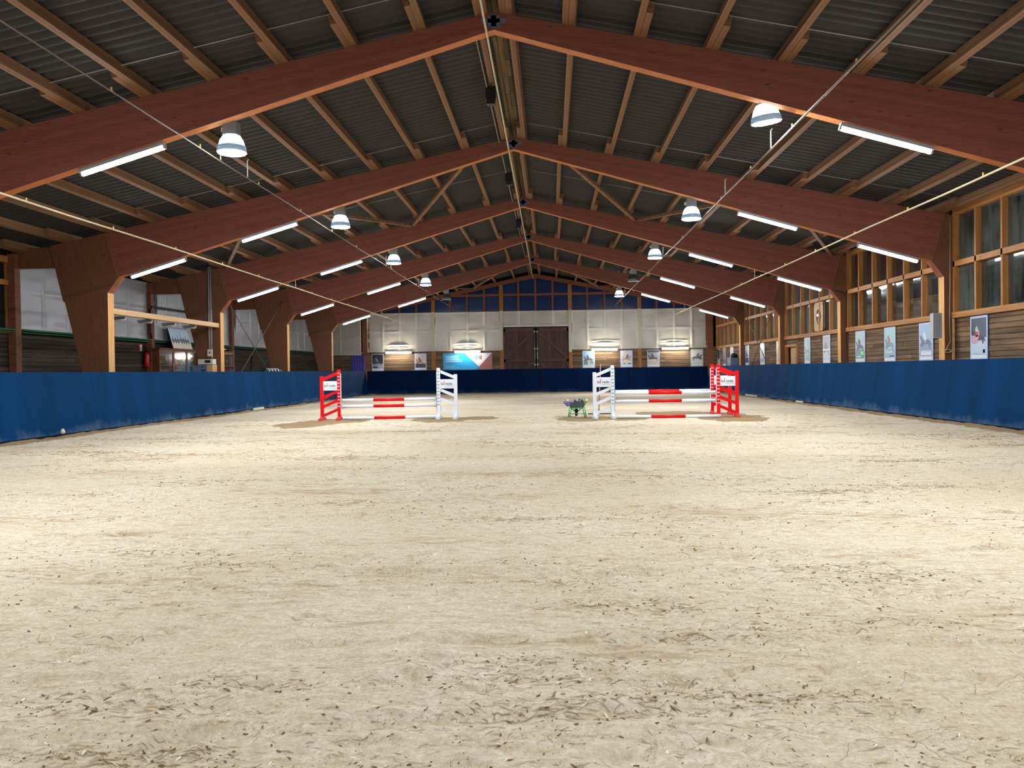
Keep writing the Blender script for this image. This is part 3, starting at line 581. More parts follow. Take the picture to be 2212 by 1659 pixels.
# ------------------------------------------------------------ gable wall: columns, mullions, blue panes
t = struct(empty('window_%d' % (wn+1), (0, 57.62, 0))); g = MB()
g.prism([(-12.4, 5.7), (12.4, 5.7), (12.4, 8.3-.2045*12.4), (0, 8.3), (-12.4, 8.3-.2045*12.4)], .13, .15, [M['pane'], M['pane']]); g.build('glass', t)
q = MB(); q.box((-5.9, -.03, 6.86), (5.9, .1, 7.02), M['frame_dark']); q.build('transom', t)
for k in range(-10, 11):
    if k % 4 == 2 or k % 4 == -2: continue
    x = k*1.2175; q = MB(); q.box((x-.07, -.02, 5.7), (x+.07, .09, 8.13-.2045*abs(x)), M['frame_dark']); q.build('mullion', t)
for k, nm in zip((-10, -6, -2, 2, 6, 10), ('at the left end of the gable', 'left of the blue banner', 'left of the gate', 'right of the gate', 'between the two pairs of posters right of the gate', 'at the right end of the gable')):
    x = k*1.2175; q = MB(); w = .14 if abs(k) < 10 else .26; q.box((x-w, -.05+57.6, 0), (x+w, 57.74, 8.12-.2045*abs(x)), M['gable_post'] if abs(k) < 10 else M['frame_dark'])
    tag(q.build('gable_post'), 'square wooden gable post %s' % nm, 'post', 'posts of the gable wall')

def tarp(name, x0, x1, z0, z1, fixed, axis, stripes, label, mat, seed, folds=(), cat='film sheet', group=None, curl=0):
    """plastic film: sags between battens, wrinkles near its foot; touches the battens in paler stripes"""
    nu = int((x1-x0)/.05)+1; nv = int((z1-z0)/.05)+1; U = np.linspace(x0, x1, nu); V = np.linspace(z0, z1, nv); X, Z = np.meshgrid(U, V)
    touch = np.zeros_like(X)
    for sx_, w in stripes: touch = np.maximum(touch, np.exp(-((X-sx_)/w)**4))
    for sz in (z1-.03, z0+.03): touch = np.maximum(touch, .8*np.exp(-((Z-sz)/.05)**2))
    mid = z0+.52*(z1-z0)
    if z1-z0 > 2: touch = np.maximum(touch, .6*np.exp(-((Z-mid)/.07)**2))
    touch = touch*np.clip(.55+1.6*vnoise(X, Z, 1.1, seed+7), .1, 1); D = -.05*(1-touch) + .025*vnoise(X, Z, .8, seed) + .012*vnoise(X, Z*2, 2.2, seed+1)
    for fx, fz, wd in folds:                                             # drooping creases above the lamps
        for k in range(3):
            cz = fz+.18*k; d = Z-(cz-.1*((X-fx)/wd)**2*(1 if k % 2 else .6)); D += .075*np.exp(-(d/.026)**2)*np.exp(-((X-fx)/(wd*(.5+.12*k)))**4)
    sgn = -1 if axis == 'x' else 1
    zz = Z.copy()
    if curl: zz -= curl*np.clip((X-(x1-.6))/.6, 0, 1)**3*0
    P = np.stack([X, fixed+sgn*D, zz], -1) if axis == 'x' else np.stack([fixed+sgn*D, X, zz], -1)
    a = (np.arange((nv-1)*(nu-1))//(nu-1))*nu + np.arange((nv-1)*(nu-1)) % (nu-1); quads = np.stack([a, a+1, a+nu+1, a+nu], -1)
    me = bpy.data.meshes.new(name); me.from_pydata(P.reshape(-1, 3).tolist(), [], quads.tolist()); me.polygons.foreach_set('use_smooth', [True]*len(quads))
    at = me.attributes.new('touch', 'FLOAT', 'POINT'); at.data.foreach_set('value', touch.ravel().astype(np.float32)); me.materials.append(mat); me.update()
    o = bpy.data.objects.new(name, me); C.objects.link(o); md = o.modifiers.new('thick', 'SOLIDIFY'); md.thickness = .006
    tag(o, label, cat, group); return o
mu = lambda ks: [(k*1.2175, .09 if abs(k) % 4 != 2 else .15) for k in ks]
YT = 57.5
tarp('plastic_film', -12.1, -2.44, 3.0, 5.78, YT, 'x', mu(range(-10, -1)), 'grey film sheet over the gable wall left of the gate', M['tarp'], 50, [(-9.8, 3.15, 1.1), (-4.9, 3.2, 1.1)], group='grey film sheets on the gable')
tarp('plastic_film', -2.43, 2.40, 4.74, 5.78, YT, 'x', mu(range(-2, 3)), 'short grey film strip above the wooden gate', M['tarp'], 51, group='grey film sheets on the gable')
tarp('plastic_film', 2.41, 12.0, 2.98, 5.78, YT, 'x', mu(range(2, 10)), 'grey film sheet over the gable wall right of the gate', M['tarp'], 52, [(4.9, 3.25, 1.2), (9.7, 3.2, 1.2)], group='grey film sheets on the gable')
tarp('plastic_film', -15.2, -12.5, 2.8, 5.4, 57.4, 'x', [(-14, .05)], 'grey film sheet in the left corner beside the gable', M['tarp'], 53, group='grey film sheets on the gable')
for x, z0 in ((-7.305, 3.02), (-2.44, 3.05), (2.43, 2.8), (7.305, 3.02)):
    q = MB(); q.box((x-.11, 57.40, z0), (x+.11, 57.455, 5.8), M['paleblock'])
    tag(q.build('pale_batten'), 'pale upright batten over the film sheet, %s' % {-7.305: 'above the post left of the banner', -2.44: 'on the left edge of the gate', 2.43: 'on the right edge of the gate', 7.305: 'midway along the right film sheet'}[x], 'batten', 'pale battens on the gable film')
q = MB(); q.box((-2.3, 57.38, 4.64), (2.3, 57.47, 4.74), M['ivory']); tag(q.build('gate_lintel'), 'pale lintel board directly above the dark wooden gate', 'board')
# left wall films
for i, lab in ((1, 'large pale film sheet left of the second arch post'), (2, 'pale film sheet behind the leaning picture of horses'), (3, 'pale film sheet behind the crossed rods on the left'), (4, 'pale film sheet beyond the last arch on the left')):
    tarp('plastic_film', YF[i]+.16, YF[i+1]-.14, 3.02, 5.35, -15.33, 'y', [(YF[i]+.16+1.33*k, .06) for k in range(1, 6)], lab, M['tarp_left'], 70+i, group='pale film sheets on the left wall')
q = MB(); q.tube([(-15.25, 15.8, 3.0), (-15.25, 57.3, 3.0)], .03, M['greenrail']); q.tube([(-15.3, 15.8, 2.93), (-15.3, 57.3, 2.93)], .02, M['greenrail']); tag(q.build('green_rail'), 'long green rail along the foot of the film sheets', 'rail')
for i, lab in ((2, 'dark loose film folds beside the extinguisher post'), (3, 'dark loose film folds right of the third arch post')):
    q = MB(); r = random.Random(i)
    for k in range(2):
        x = -15.25+.02*k; y = YF[i]+.2+.07*k; q.tube([(x, y, 5.2), (x+.03, y+.06*r.random(), 4.6), (x, y+.05, 3.9-.2*k)], .03, M['film_fold'], 6, rs=[.05, .04, .008])
    tag(q.build('film_folds'), lab, 'film folds')

# ------------------------------------------------------------ double gate in the gable
t = struct(empty('door_2', (0, 57.6, 0)))
for s in (-1, 1):
    x0, x1 = (-2.3, -.03) if s < 0 else (.03, 2.32); lf = MB(); n = 16; w = (x1-x0)/n
    for k in range(n): lf.box((x0+k*w+.004, 0, .03), (x0+(k+1)*w-.004, .05+.004*(k % 3), 4.6), M['gate'])
    l = lf.build('gate_leaf', t)
    fr = MB()
    for z in (.35, 2.25, 4.42): fr.box((x0, -.05, z-.11), (x1, 0, z+.11), M['gate_brace'])
    fr.box((x0, -.05, .1), (x0+.14, 0, 4.6), M['gate']); fr.box((x1-.14, -.05, .1), (x1, 0, 4.6), M['gate'])
    xi, xo = (x1, x0) if s < 0 else (x0, x1)
    fr.bar((xo-.1*s, -.03, .45), (xi+.1*s, -.03, 2.15), .07, .17, M['gate_brace'], (0, 0, 1)); fr.bar((xo-.1*s, -.03, 2.4), (xi+.1*s, -.03, 4.3), .07, .17, M['gate_brace'], (0, 0, 1))
    fr.build('gate_braces', l)
    bt = MB(); xb = .09*s; bt.tube([(xb, -.08, .2), (xb, -.08, 4.5)], .022, M['steel'], 8)
    for z in (.6, 1.95, 3.1, 4.3): bt.box((xb-.045, -.1, z-.05), (xb+.045, -.045, z+.05), M['ivory'])
    bt.build('bolt_rod', l)

# ------------------------------------------------------------ kickboards
def kick(name, p0, p1, nrm, z1, lean, mat, label, seams, split=2.4):
    """panel wall from p0 to p1 (foot line); nrm points away from the arena"""
    t = empty(name, (0, 0, 0)); tag(t, label, 'kickboard', 'blue kickboards round the arena'); p0 = Vector((*p0, 0)); p1 = Vector((*p1, 0)); d = (p1-p0).normalized(); L_ = (p1-p0).length; nn = Vector((*nrm, 0)).normalized()
    a = 0; k = 0
    while a < L_-.01:
        e = min(a+split, L_); e = L_ if L_-e < .5 else e; q = MB(); A = p0+d*(a+.004); B = p0+d*(e-.004); h0 = Vector((0, 0, .09)); up = Vector((0, 0, z1)) + nn*lean; th = nn*.03 - Vector((0, 0, 0))
        vs = [A+h0, B+h0, B+up, A+up, A+h0+th, B+h0+th, B+up+th, A+up+th]; fs = [(0, 1, 2, 3), (5, 4, 7, 6), (3, 2, 6, 7), (4, 5, 1, 0), (1, 5, 6, 2), (4, 0, 3, 7)]
        q.add(vs, fs, mat); q.build('panel', t); a = e
    q = MB(); A = p0+nn*.03; B = p1+nn*.03; q.add([A-Vector((0, 0, .05)), B-Vector((0, 0, .05)), B+Vector((0, 0, .14)), A+Vector((0, 0, .14))], [(0, 1, 2, 3)], M['darkgap']); q.bar(A+nn*.12+Vector((0, 0, .02)), B+nn*.12+Vector((0, 0, .02)), .08, .12, M['darkgap']); q.build('gap_shade', t)  # near-black strip stands in for the shade in the gap under the panels
    return t
kick('kickboard', (-11.40, -2.9), (-11.40, 54.85), (-1, 0), 1.665, .25, M['blue'], 'long blue kickboard along the left side of the arena', (), 8.2)
kick('kickboard', (11.42, 54.85), (11.42, -2.9), (1, 0), 1.665, .25, M['blue'], 'long blue kickboard along the right side of the arena', (), 8.2)
kick('kickboard', (-11.55, 54.83), (11.58, 54.83), (0, 1), 1.655, .25, M['navy'], 'dark navy kickboard across the far end of the arena', (), 6.0)
q = MB(); q.bar((11.28, 33.6, .09), (11.27, 34.5, .09), .03, .07, M['paleblock']); q.build('wood_offcut'); tag(bpy.data.objects['wood_offcut'], 'pale wood offcut lying at the foot of the right kickboard', 'wood piece')
q = MB(); q.bar((-11.27, 24.9+8, .1), (-11.27, 34.1, .1), .04, .1, M['paleblock']); o = q.build('wood_offcut'); tag(o, 'pale wood offcut at the foot of the left kickboard, behind the red wing', 'wood piece')
q = MB(); q.bar((11.28, 41.0, .1), (11.27, 43.3, .1), .04, .08, M['paleblock']); o = q.build('wood_offcut'); tag(o, 'pale wood strip at the right kickboard foot, beyond the doubled red wings', 'wood piece')
q = MB(); q.lathe((-11.3, 19.85, .1), [(0, 0), (.05, .02), (.06, .06), (.03, .13), (0, .14)], M['paleblock'], 7); tag(q.build('pebble'), 'small pale stone caught at the foot of the left kickboard', 'stone')

# ------------------------------------------------------------ lamps
def tube_lamp():
    """batten lamp 1.75 long along +x"""
    t = empty('fluorescent_lamp'); q = MB(); q.box((-.9, -.06, .03), (.9, .06, .10), M['bell']); q.box((-.9, -.045, -.035), (-.865, .045, .05), M['bell']); q.box((.865, -.045, -.035), (.9, .045, .05), M['bell']); q.build('housing', t)
    q = MB(); q.tube([(-.86, 0, -.01), (.86, 0, -.01)], .034, M['tube'], 6, cap=False); q.build('tube', t)
    return t
proto = tube_lamp(); first = True; ARCH = ['first', 'second', 'third', 'fourth', 'last']
for i in range(-2, 5):
    for s in (-1, 1):
        for x, pos in ((7.4, 'upper'), (10.85, 'lower')):
            o = proto if first else copy_tree(proto); first = False
            o.location = (s*x, YF[i]+.1, und(x)-.115); o.rotation_euler = (0, math.atan(.2935)*s, 0)
            side = 'left' if s < 0 else 'right'
            tag(o, '%s lit fluorescent lamp under the %s rafter of the %s arch' % (pos, side, ARCH[i]) if i >= 0 else '%s lit fluorescent lamp %s, on the arch %s' % (pos, side, 'above the view' if i == -1 else 'behind the view'), 'lamp', 'fluorescent lamps under the rafters')
def high_bay(lit):
    t = empty('high_bay_lamp')
    q = MB(); q.box((-.14, -.13, .34), (.14, .13, .60), M['grey_metal']); q.box((-.2, -.03, .42), (-.14, .03, .5), M['ivory']); q.tube([(0, 0, .6), (0, 0, .72)], .015, M['steel'], 8); q.build('ballast_box', t)
    q = MB(); q.lathe((0, 0, 0), [(.1, .36), (.17, .33), (.225, .24), (.265, .1), (.28, .0), (.295, 0), (.275, .12), (.235, .26), (.18, .345), (.1, .375)][:7], M['acrylic'], 28); q.build('bell_reflector', t)
    q = MB(); q.lathe((0, 0, 0), [(.278, .02), (.272, -.012), (.0, -.04)], M['lens'] if lit else M['lens_off'], 14); q.build('lens', t)
    return t
on_ = high_bay(True); off_ = high_bay(False); used = set()
for i in range(-2, 5):
    for s in (-1, 1):
        lit = (i, s) not in ((4, -1), (3, 1)); p = on_ if lit else off_
        o = p if lit not in used else copy_tree(p); used.add(lit)
        z = 5.97 if (i, s) != (0, 1) else 6.27; side = 'left' if s < 0 else 'right'
        o.location = (s*(5.3 if s < 0 else 5.24), YF[i]+.34, z)
        if (i, s) == (0, 1): o.rotation_euler = (.1, -.12, 0)
        tag(o, '%s round hall lamp hanging %s of the ridge at the %s arch' % ('lit' if lit else 'unlit', side, ARCH[i]) if i >= 0 else 'lit round hall lamp %s of the ridge %s the view' % (side, 'above' if i == -1 else 'behind'), 'lamp', 'round hall lamps')
for x, w in ((-9.8, 'between the two posters left of the banner'), (-4.87, 'above the blue and white banner'), (4.82, 'above the poster right of the gate'), (9.76, 'between the two posters in the right corner')):
    t = empty('wall_lamp', (x, 57.38, 2.93)); tag(t, 'lit warm strip lamp on the gable wall, %s' % w, 'lamp', 'strip lamps on the gable wall')
    q = MB(); q.box((-.92, -.02, -.05), (.92, .07, .09), M['ivory']); q.build('housing', t)
    q = MB(); q.tube([(-.88, -.06, .0), (.88, -.06, .0)], .05, M['tube_back'], 10); q.build('tube', t)

# ------------------------------------------------------------ sprinkler pipes
def pipe(x, z, r_, label, nozzles=True, s=1, mat='pvc', hang=None):
    t = empty('sprinkler_pipe', (x, 0, z)); tag(t, label, 'pipe', 'sprinkler pipes along the hall')
    q = MB(); q.tube([(0, 1, 0)]+[(0, y, .012*math.sin(y)) for y in range(5, 57, 4)]+[(0, 57.3, 0)], r_, M[mat], 8); q.build('pipe_run', t)
    if nozzles:
        for k in range(16):
            y = 6+3.2*k; q = MB(); q.tube([(0, y, 0), (0, y, .07)], .016, M['yellow'], 6); q.build('nozzle', t)
    if hang:
        for i in (2, 4):
            q = MB(); h = und(x)-z-.005 if abs(x) > .3 else .2; q.tube([(0, YF[i]+.1, h), (0, YF[i]+.1, 0)], .012, M['ivory'], 6); q.build('hanger', t)
    return t
pipe(-9.3, 5.02, .022, 'outer left sprinkler pipe passing over the left kickboard', hang=True)
pipe(9.12, 5.04, .022, 'outer right sprinkler pipe passing below the right rafters', hang=True)
pipe(-5.78, 5.98, .013, 'inner left sprinkler pipe beside the left round lamps', mat='pipe_dim')
pipe(5.62, 6.05, .02, 'inner right sprinkler pipe beside the right round lamps', mat='pipe_dim')
pipe(-.13, 7.98, .022, 'middle sprinkler pipe running just below the ridge', nozzles=False, hang=True)
q = MB(); q.tube([(-.42, 15.9, 8.28), (-.42, 57.4, 8.28)], .015, M['wire'], 6); tag(q.build('cable'), 'thin pale cable fixed along the left ridge purlin', 'cable')
for i, w in ((0, 'nearest black speaker box under the ridge'), (1, 'second black speaker box under the ridge'), (2, 'third black speaker box under the ridge, smallest in view')):
    t = empty('speaker_box', (-.33, YF[i]+3.75, 8.0)); tag(t, w, 'speaker', 'black boxes under the ridge')
    q = MB(); q.box((-.12, -.1, .0), (.12, .1, .3), M['black']); q.build('cabinet', t); q = MB(); q.box((-.1, -.108, -.12), (.1, .08, .0), M['black']); q.build('horn', t)
    q = MB(); q.bar((0, 0, .3), (0, 0, .46), .03, .03, M['steel']); q.build('bracket', t)
# thin hoses and droppers near the inner pipes
for s, y in ((-1, 16.6), (-1, 18.1), (1, 17.1), (1, 21.5), (-1, 33.6), (-1, 34.6), (1, 33.2), (1, 34.2), (-1, 42), (1, 50)):
    x = -5.78 if s < 0 else 5.62; z = 5.98 if s < 0 else 6.05; q = MB(); q.tube([(x, y, z+.02), (x, y, z+.38), (x+.03, y, z+.42)], .012, M['ivory'], 6)
    tag(q.build('pipe_dropper'), 'thin pale upright stub on the inner %s sprinkler pipe' % ('left' if s < 0 else 'right'), 'pipe stub', 'stubs on the inner %s pipe' % ('left' if s < 0 else 'right'))

# ------------------------------------------------------------ crossed rods
def rods(x, ya, yb, side, w):
    for k, (za, zb) in enumerate(((5.25, .2), (.2, 5.25))):
        q = MB(); q.tube([(x, ya, za), (x, yb, zb)], .02, M['rodd'], 6); o = q.build('tension_rod')
        tag(o, 'thin %s rod of the crossed pair %s' % ('falling' if k == 0 else 'rising', w), 'rod', 'crossed tension rods')
        if k: q = MB(); m = .24; p = Vector((x, ya+(yb-ya)*m, za+(zb-za)*m)); d = Vector((0, yb-ya, zb-za)).normalized(); q.tube([p-d*.15, p+d*.15], .032, M['steel'], 8); q.build('turnbuckle', o)
rods(-12.6, 32.8, 40.8, 'left', 'right of the third left post'); rods(12.5, 41.3, 49.2, 'right', 'in front of the windows on the right')

# ------------------------------------------------------------ left aisle: light beam, cabinets, trophies, picture, boxes
t = empty('light_beam', (-12.52, 0, 0)); tag(t, 'horizontal pale wooden beam between the second and third arch posts on the left', 'beam')
q = MB(); q.box((-.12, YF[1]+.34, 3.47), (.06, YF[2]+.0, 3.64), M['light_beam']); q.build('bar', t)
for k in range(4):
    o = empty('strip_lamp', (-12.62, 25.5+1.72*k, 3.37)); tag(o, 'unlit strip lamp under the pale left beam, %s from the front' % ORD[k], 'lamp', 'strip lamps under the pale beam')
    q = MB(); q.box((-.5, -.05, .02), (.0, .05, .09), M['bell']); q.build('housing', o); q = MB(); q.tube([(-.48, 0, 0), (-.02, 0, 0)], .025, M['tube_dim'], 8); q.build('tube', o)
def cabinet(y0, nd, w, label, topz=2.64):
    t = empty('display_cabinet', (-15.2, y0, 0)); tag(t, label, 'cabinet', 'glazed trophy cabinets'); L_ = nd*w; W_ = M['cabinet']
    q = MB(); q.box((-.2, 0, 0), (.26, .04, topz), W_); q.box((-.2, L_-.04, 0), (.26, L_, topz), W_); q.box((-.2, .04, 0), (-.17, L_-.04, topz), W_); q.box((-.2, -.02, topz), (.3, L_+.02, topz+.04), W_)
    q.box((-.17, .04, .0), (.24, L_-.04, 1.3), W_); q.build('carcass', t)
    for z in (1.96,): q = MB(); q.box((-.17, .04, z), (.22, L_-.04, z+.025), M['light_beam']); q.build('shelf', t)
    for k in range(nd):
        a, b_ = k*w+.01, (k+1)*w-.01; q = MB()
        for lo, hi in (((.24, a, 1.32), (.275, a+.07, topz-.02)), ((.24, b_-.07, 1.32), (.275, b_, topz-.02)), ((.24, a+.07, 1.32), (.275, b_-.07, 1.39)), ((.24, a+.07, topz-.09), (.275, b_-.07, topz-.02)), ((.24, a+.07, 1.95), (.275, b_-.07, 1.98))): q.box(lo, hi, W_)
        d = q.build('door', t); q = MB(); q.box((.255, a+.07, 1.39), (.26, b_-.07, topz-.09), M['glass_case']); q.build('glass', d); q = MB(); q.tube([(.275, b_-.04, 1.9), (.3, b_-.04, 1.9), (.3, b_-.04, 2.0)], .008, M['gold'], 6); q.build('handle', d)
cabinet(32.36, 3, 1.26, 'glazed brown trophy cabinet left of the third arch post'); cabinet(36.35, 3, 1.26, 'glazed brown trophy cabinet right of the third arch post')
def trophy(kind, h):
    t = empty('trophy_cup'); mt = M['gold'] if kind else M['silver']
    q = MB(); q.lathe((0, 0, 0), [(0, 0), (h*.22, 0), (h*.22, h*.12), (h*.1, h*.14)], M['black'], 14); q.build('base', t)
    q = MB(); q.lathe((0, 0, 0), [(h*.1, h*.14), (h*.04, h*.2), (h*.035, h*.42), (h*.12, h*.5), (h*.22, h*.66), (h*.25, h*.95), (h*.26, h*1.0), (h*.22, h*.97), (h*.18, h*.68), (0, h*.55)], mt, 16); q.build('cup', t)
    for s in (-1, 1): q = MB(); q.tube([(0, s*h*.23, h*.92), (0, s*h*.36, h*.86), (0, s*h*.34, h*.7), (0, s*h*.2, h*.64)], h*.02, mt, 6); q.build('handle', t)
    return t
tp = [trophy(0, .36), trophy(1, .3)]; fl = [True, True]; r = random.Random(8)
k = 0
for lev, z in ((0, 1.302), (1, 1.987)):
    for c0 in (32.36, 36.35):
        for j in range(9):
            kd = r.random() < .4; o = tp[kd] if fl[kd] else copy_tree(tp[kd]); fl[kd] = False; sc = r.uniform(.8, 1.35) if lev else r.uniform(1.1, 1.6)
            o.scale = (sc,)*3; y = c0+.28+.405*j; o.location = (-15.17, y, z)
            tag(o, '%s cup, %s along the %s shelf, cabinet %s of the third arch post' % ('golden' if kd else 'silver', ORD[j], 'lower' if lev == 0 else 'upper', 'left' if c0 < 34 else 'right'), 'trophy', 'trophies in the glazed cabinets'); k += 1
# leaning picture: riders on a beach
t = empty('leaning_picture', (-14.93, 33.62, 2.69)); t.rotation_euler = (0, -math.radians(16), 0); tag(t, 'large picture of riders on a pale beach leaning on top of the trophy cabinet', 'picture')
q = MB(); q.box((-.03, 0, 0), (0, 1.85, .92), M['black']); q.build('stretcher_frame', t)
q = MB(); q.box((.0, .015, .34), (.004, 1.835, .91), flat((176, 200, 222))); q.box((.0, .015, .01), (.004, 1.835, .34), flat((212, 202, 176))); r = random.Random(3)
for yy, hh in ((.2, .26), (.45, .2), (.68, .3), (.98, .46), (1.2, .24), (1.42, .32), (1.66, .22)):
    z = .33; q.add([(.006, yy-.07, z-.08), (.006, yy+.07, z-.08), (.006, yy+.1, z+.05), (.006, yy+.035, z+.08), (.006, yy+.03, z+hh*.8), (.006, yy, z+hh), (.006, yy-.04, z+.1), (.006, yy-.12, z+.06)], [tuple(range(8))], flat((58, 62, 92)))
    q.add([(.006, yy-.02, z-.32*hh-.08), (.006, yy+.02, z-.08), (.006, yy-.03, z-.08)], [(0, 1, 2)], flat((120, 122, 140)))
q.add([(.005, .1, .33), (.005, 1.75, .33), (.005, 1.7, .42), (.005, 1.1, .47), (.005, .5, .4), (.005, .12, .43)], [tuple(range(6))], flat((104, 106, 132))); q.build('painting', t)
# boxes and conduits on the third arch post
t = empty('control_box', (-12.87, YF[2]-.28, 1.97)); tag(t, 'ivory control box with dark display in front of the third arch post', 'control box')
q = MB(); q.box((-.3, -.16, 0), (.3, .2, .21), M['ivory']); q.build('case', t); q = MB(); q.box((-.02, -.168, .06), (.21, -.16, .17), M['black']); q.build('display', t)
t = empty('grey_blue_cabinet', (-13.08, YF[2]-.28, 0)); tag(t, 'blue grey metal cabinet under the ivory control box', 'cabinet')
q = MB(); q.box((-.3, -.22, .9), (.28, .2, 1.94), M['bluegrey']); q.build('case', t); q = MB(); q.box((.05, -.228, 1.71), (.22, -.22, 1.76), M['black']); q.box((-.12, -.228, 1.87), (-.08, -.22, 1.9), M['black']); q.box((.06, -.228, 1.86), (.2, -.22, 1.88), M['black']); q.build('vents', t)
q = MB(); q.box((.285, -.2, 0), (.52, .25, 1.95), M['light_beam']); q.build('side_panel', t); q = MB(); q.box((-.28, -.2, 0), (.26, .2, .9), M['light_beam']); q.build('plinth', t)
q = MB()
for k, x in enumerate((-12.87, -12.84, -12.80, -12.76, -12.73)): q.tube([(x, YF[2]-.06, 2.2 if k not in (1, 2) else 2.45), (x-.0, YF[2]-.06, 3.5), (x+.01, YF[2]-.06, 5.95)], .014, M['steel'] if k % 2 == 0 else M['ivory'], 8)
tag(q.build('conduit_bundle'), 'bundle of grey conduits running up the third arch post', 'conduits')
t = empty('switch_box', (-12.8, YF[2]-.1, 2.3)); tag(t, 'small pale switch box at the foot of the grey conduits', 'switch box'); q = MB(); q.box((-.1, -.06, 0), (.1, .0, .28), M['ivory']); q.build('case', t); q = MB(); q.box((-.03, -.07, .12), (.02, -.06, .17), M['black']); q.build('button', t)
# extinguisher and its sign
t = empty('fire_extinguisher', (-15.32, 32.1, 1.9)); tag(t, 'red fire extinguisher on the left wall before the trophy cabinet', 'extinguisher')
q = MB(); q.lathe((0, 0, 0), [(0, 0), (.09, .01), (.1, .05), (.1, .46), (.07, .54), (.03, .58), (.03, .6)], M['extred'], 18); q.build('cylinder', t)
q = MB(); q.tube([(0, 0, .6), (0, 0, .66)], .03, M['black'], 8); q.bar((0, -.02, .66), (0, .14, .7), .03, .02, M['black']); q.build('valve', t); q = MB(); q.tube([(0, .04, .62), (.08, .1, .5), (.12, .06, .2)], .014, M['black'], 6); q.build('hose', t); q = MB(); q.box((-.165, -.1, .2), (-.1, .1, .24), M['black']); q.build('bracket', t)
t = empty('safety_sign', (-15.478, 31.9, 2.52)); tag(t, 'small red and white sign above the fire extinguisher', 'sign'); q = MB(); q.box((0, -.13, 0), (.01, .13, .3), M['extred']); q.build('plate', t); q = MB(); q.box((.01, -.02, .03), (.013, .11, .27), M['white']); q.build('symbol', t)
q = MB(); q.tube([(-15.2, 32.3, 3.08), (-15.2, 32.22, 3.3), (-15.2, 32.22, 4.2), (-15.2, 32.35, 4.36), (-15.2, 34.5, 4.38), (-15.2, 39.5, 4.38)], .035, M['black'], 8); tag(q.build('bent_pipe'), 'bent black pipe across the film sheet above the trophy cabinet', 'pipe')
q = MB(); q.box((-15.478, 39.0, 2.8), (-15.40, 40.4, 2.86), M['ivory']); tag(q.build('cable_duct'), 'short pale duct below the green rail by the crossed rods', 'duct')
q = MB(); q.tube([(-15.0, 42.8, 0), (-15.0, 42.8, 2.6)], .05, M['black'], 8); q.build('standpipe'); tag(bpy.data.objects['standpipe'], 'thin black standpipe against the dark planks on the left', 'pipe')
# saddle-like bags on the ledge behind the left kickboard
t = empty('striped_rug', (-12.3, 38.2, 1.55)); tag(t, 'rolled dark rug with white stripes behind the left kickboard', 'rug'); q = MB()
q.tube([(0, -1.2, .1), (0, -.6, .16), (0, 0, .13), (0, .7, .15), (0, 1.2, .1)], .11, M['black'], 10); q.build('roll', t)
for k in range(4):
    q = MB(); y = -.7+.42*k; q.tube([(0, y, .15), (0, y+.07, .15)], .122, M['white'], 10); q.build('stripe', t)
q = MB(); q.box((-12.6, 36.9, 0), (-12.0, 39.6, 1.54), M['plank_dark']); tag(q.build('tack_chest'), 'dark plank chest under the striped rug', 'chest')
# curtain in the left corner
nu = 60; vs = []; fs = []
for k in range(nu+1):
    x = -13.25+.95*k/nu; y = 57.47+.07*math.sin(k*.75); vs += [(x, y, .06), (x-.1*math.sin(k*.1), y+.02, 2.85)]
for k in range(nu): fs.append((2*k, 2*k+2, 2*k+3, 2*k+1))
o = MB().add(vs, fs, M['lilac'], True).build('curtain'); md = o.modifiers.new('thick', 'SOLIDIFY'); md.thickness = .01; tag(o, 'lilac blue curtain hanging in the left corner beside the gable', 'curtain')

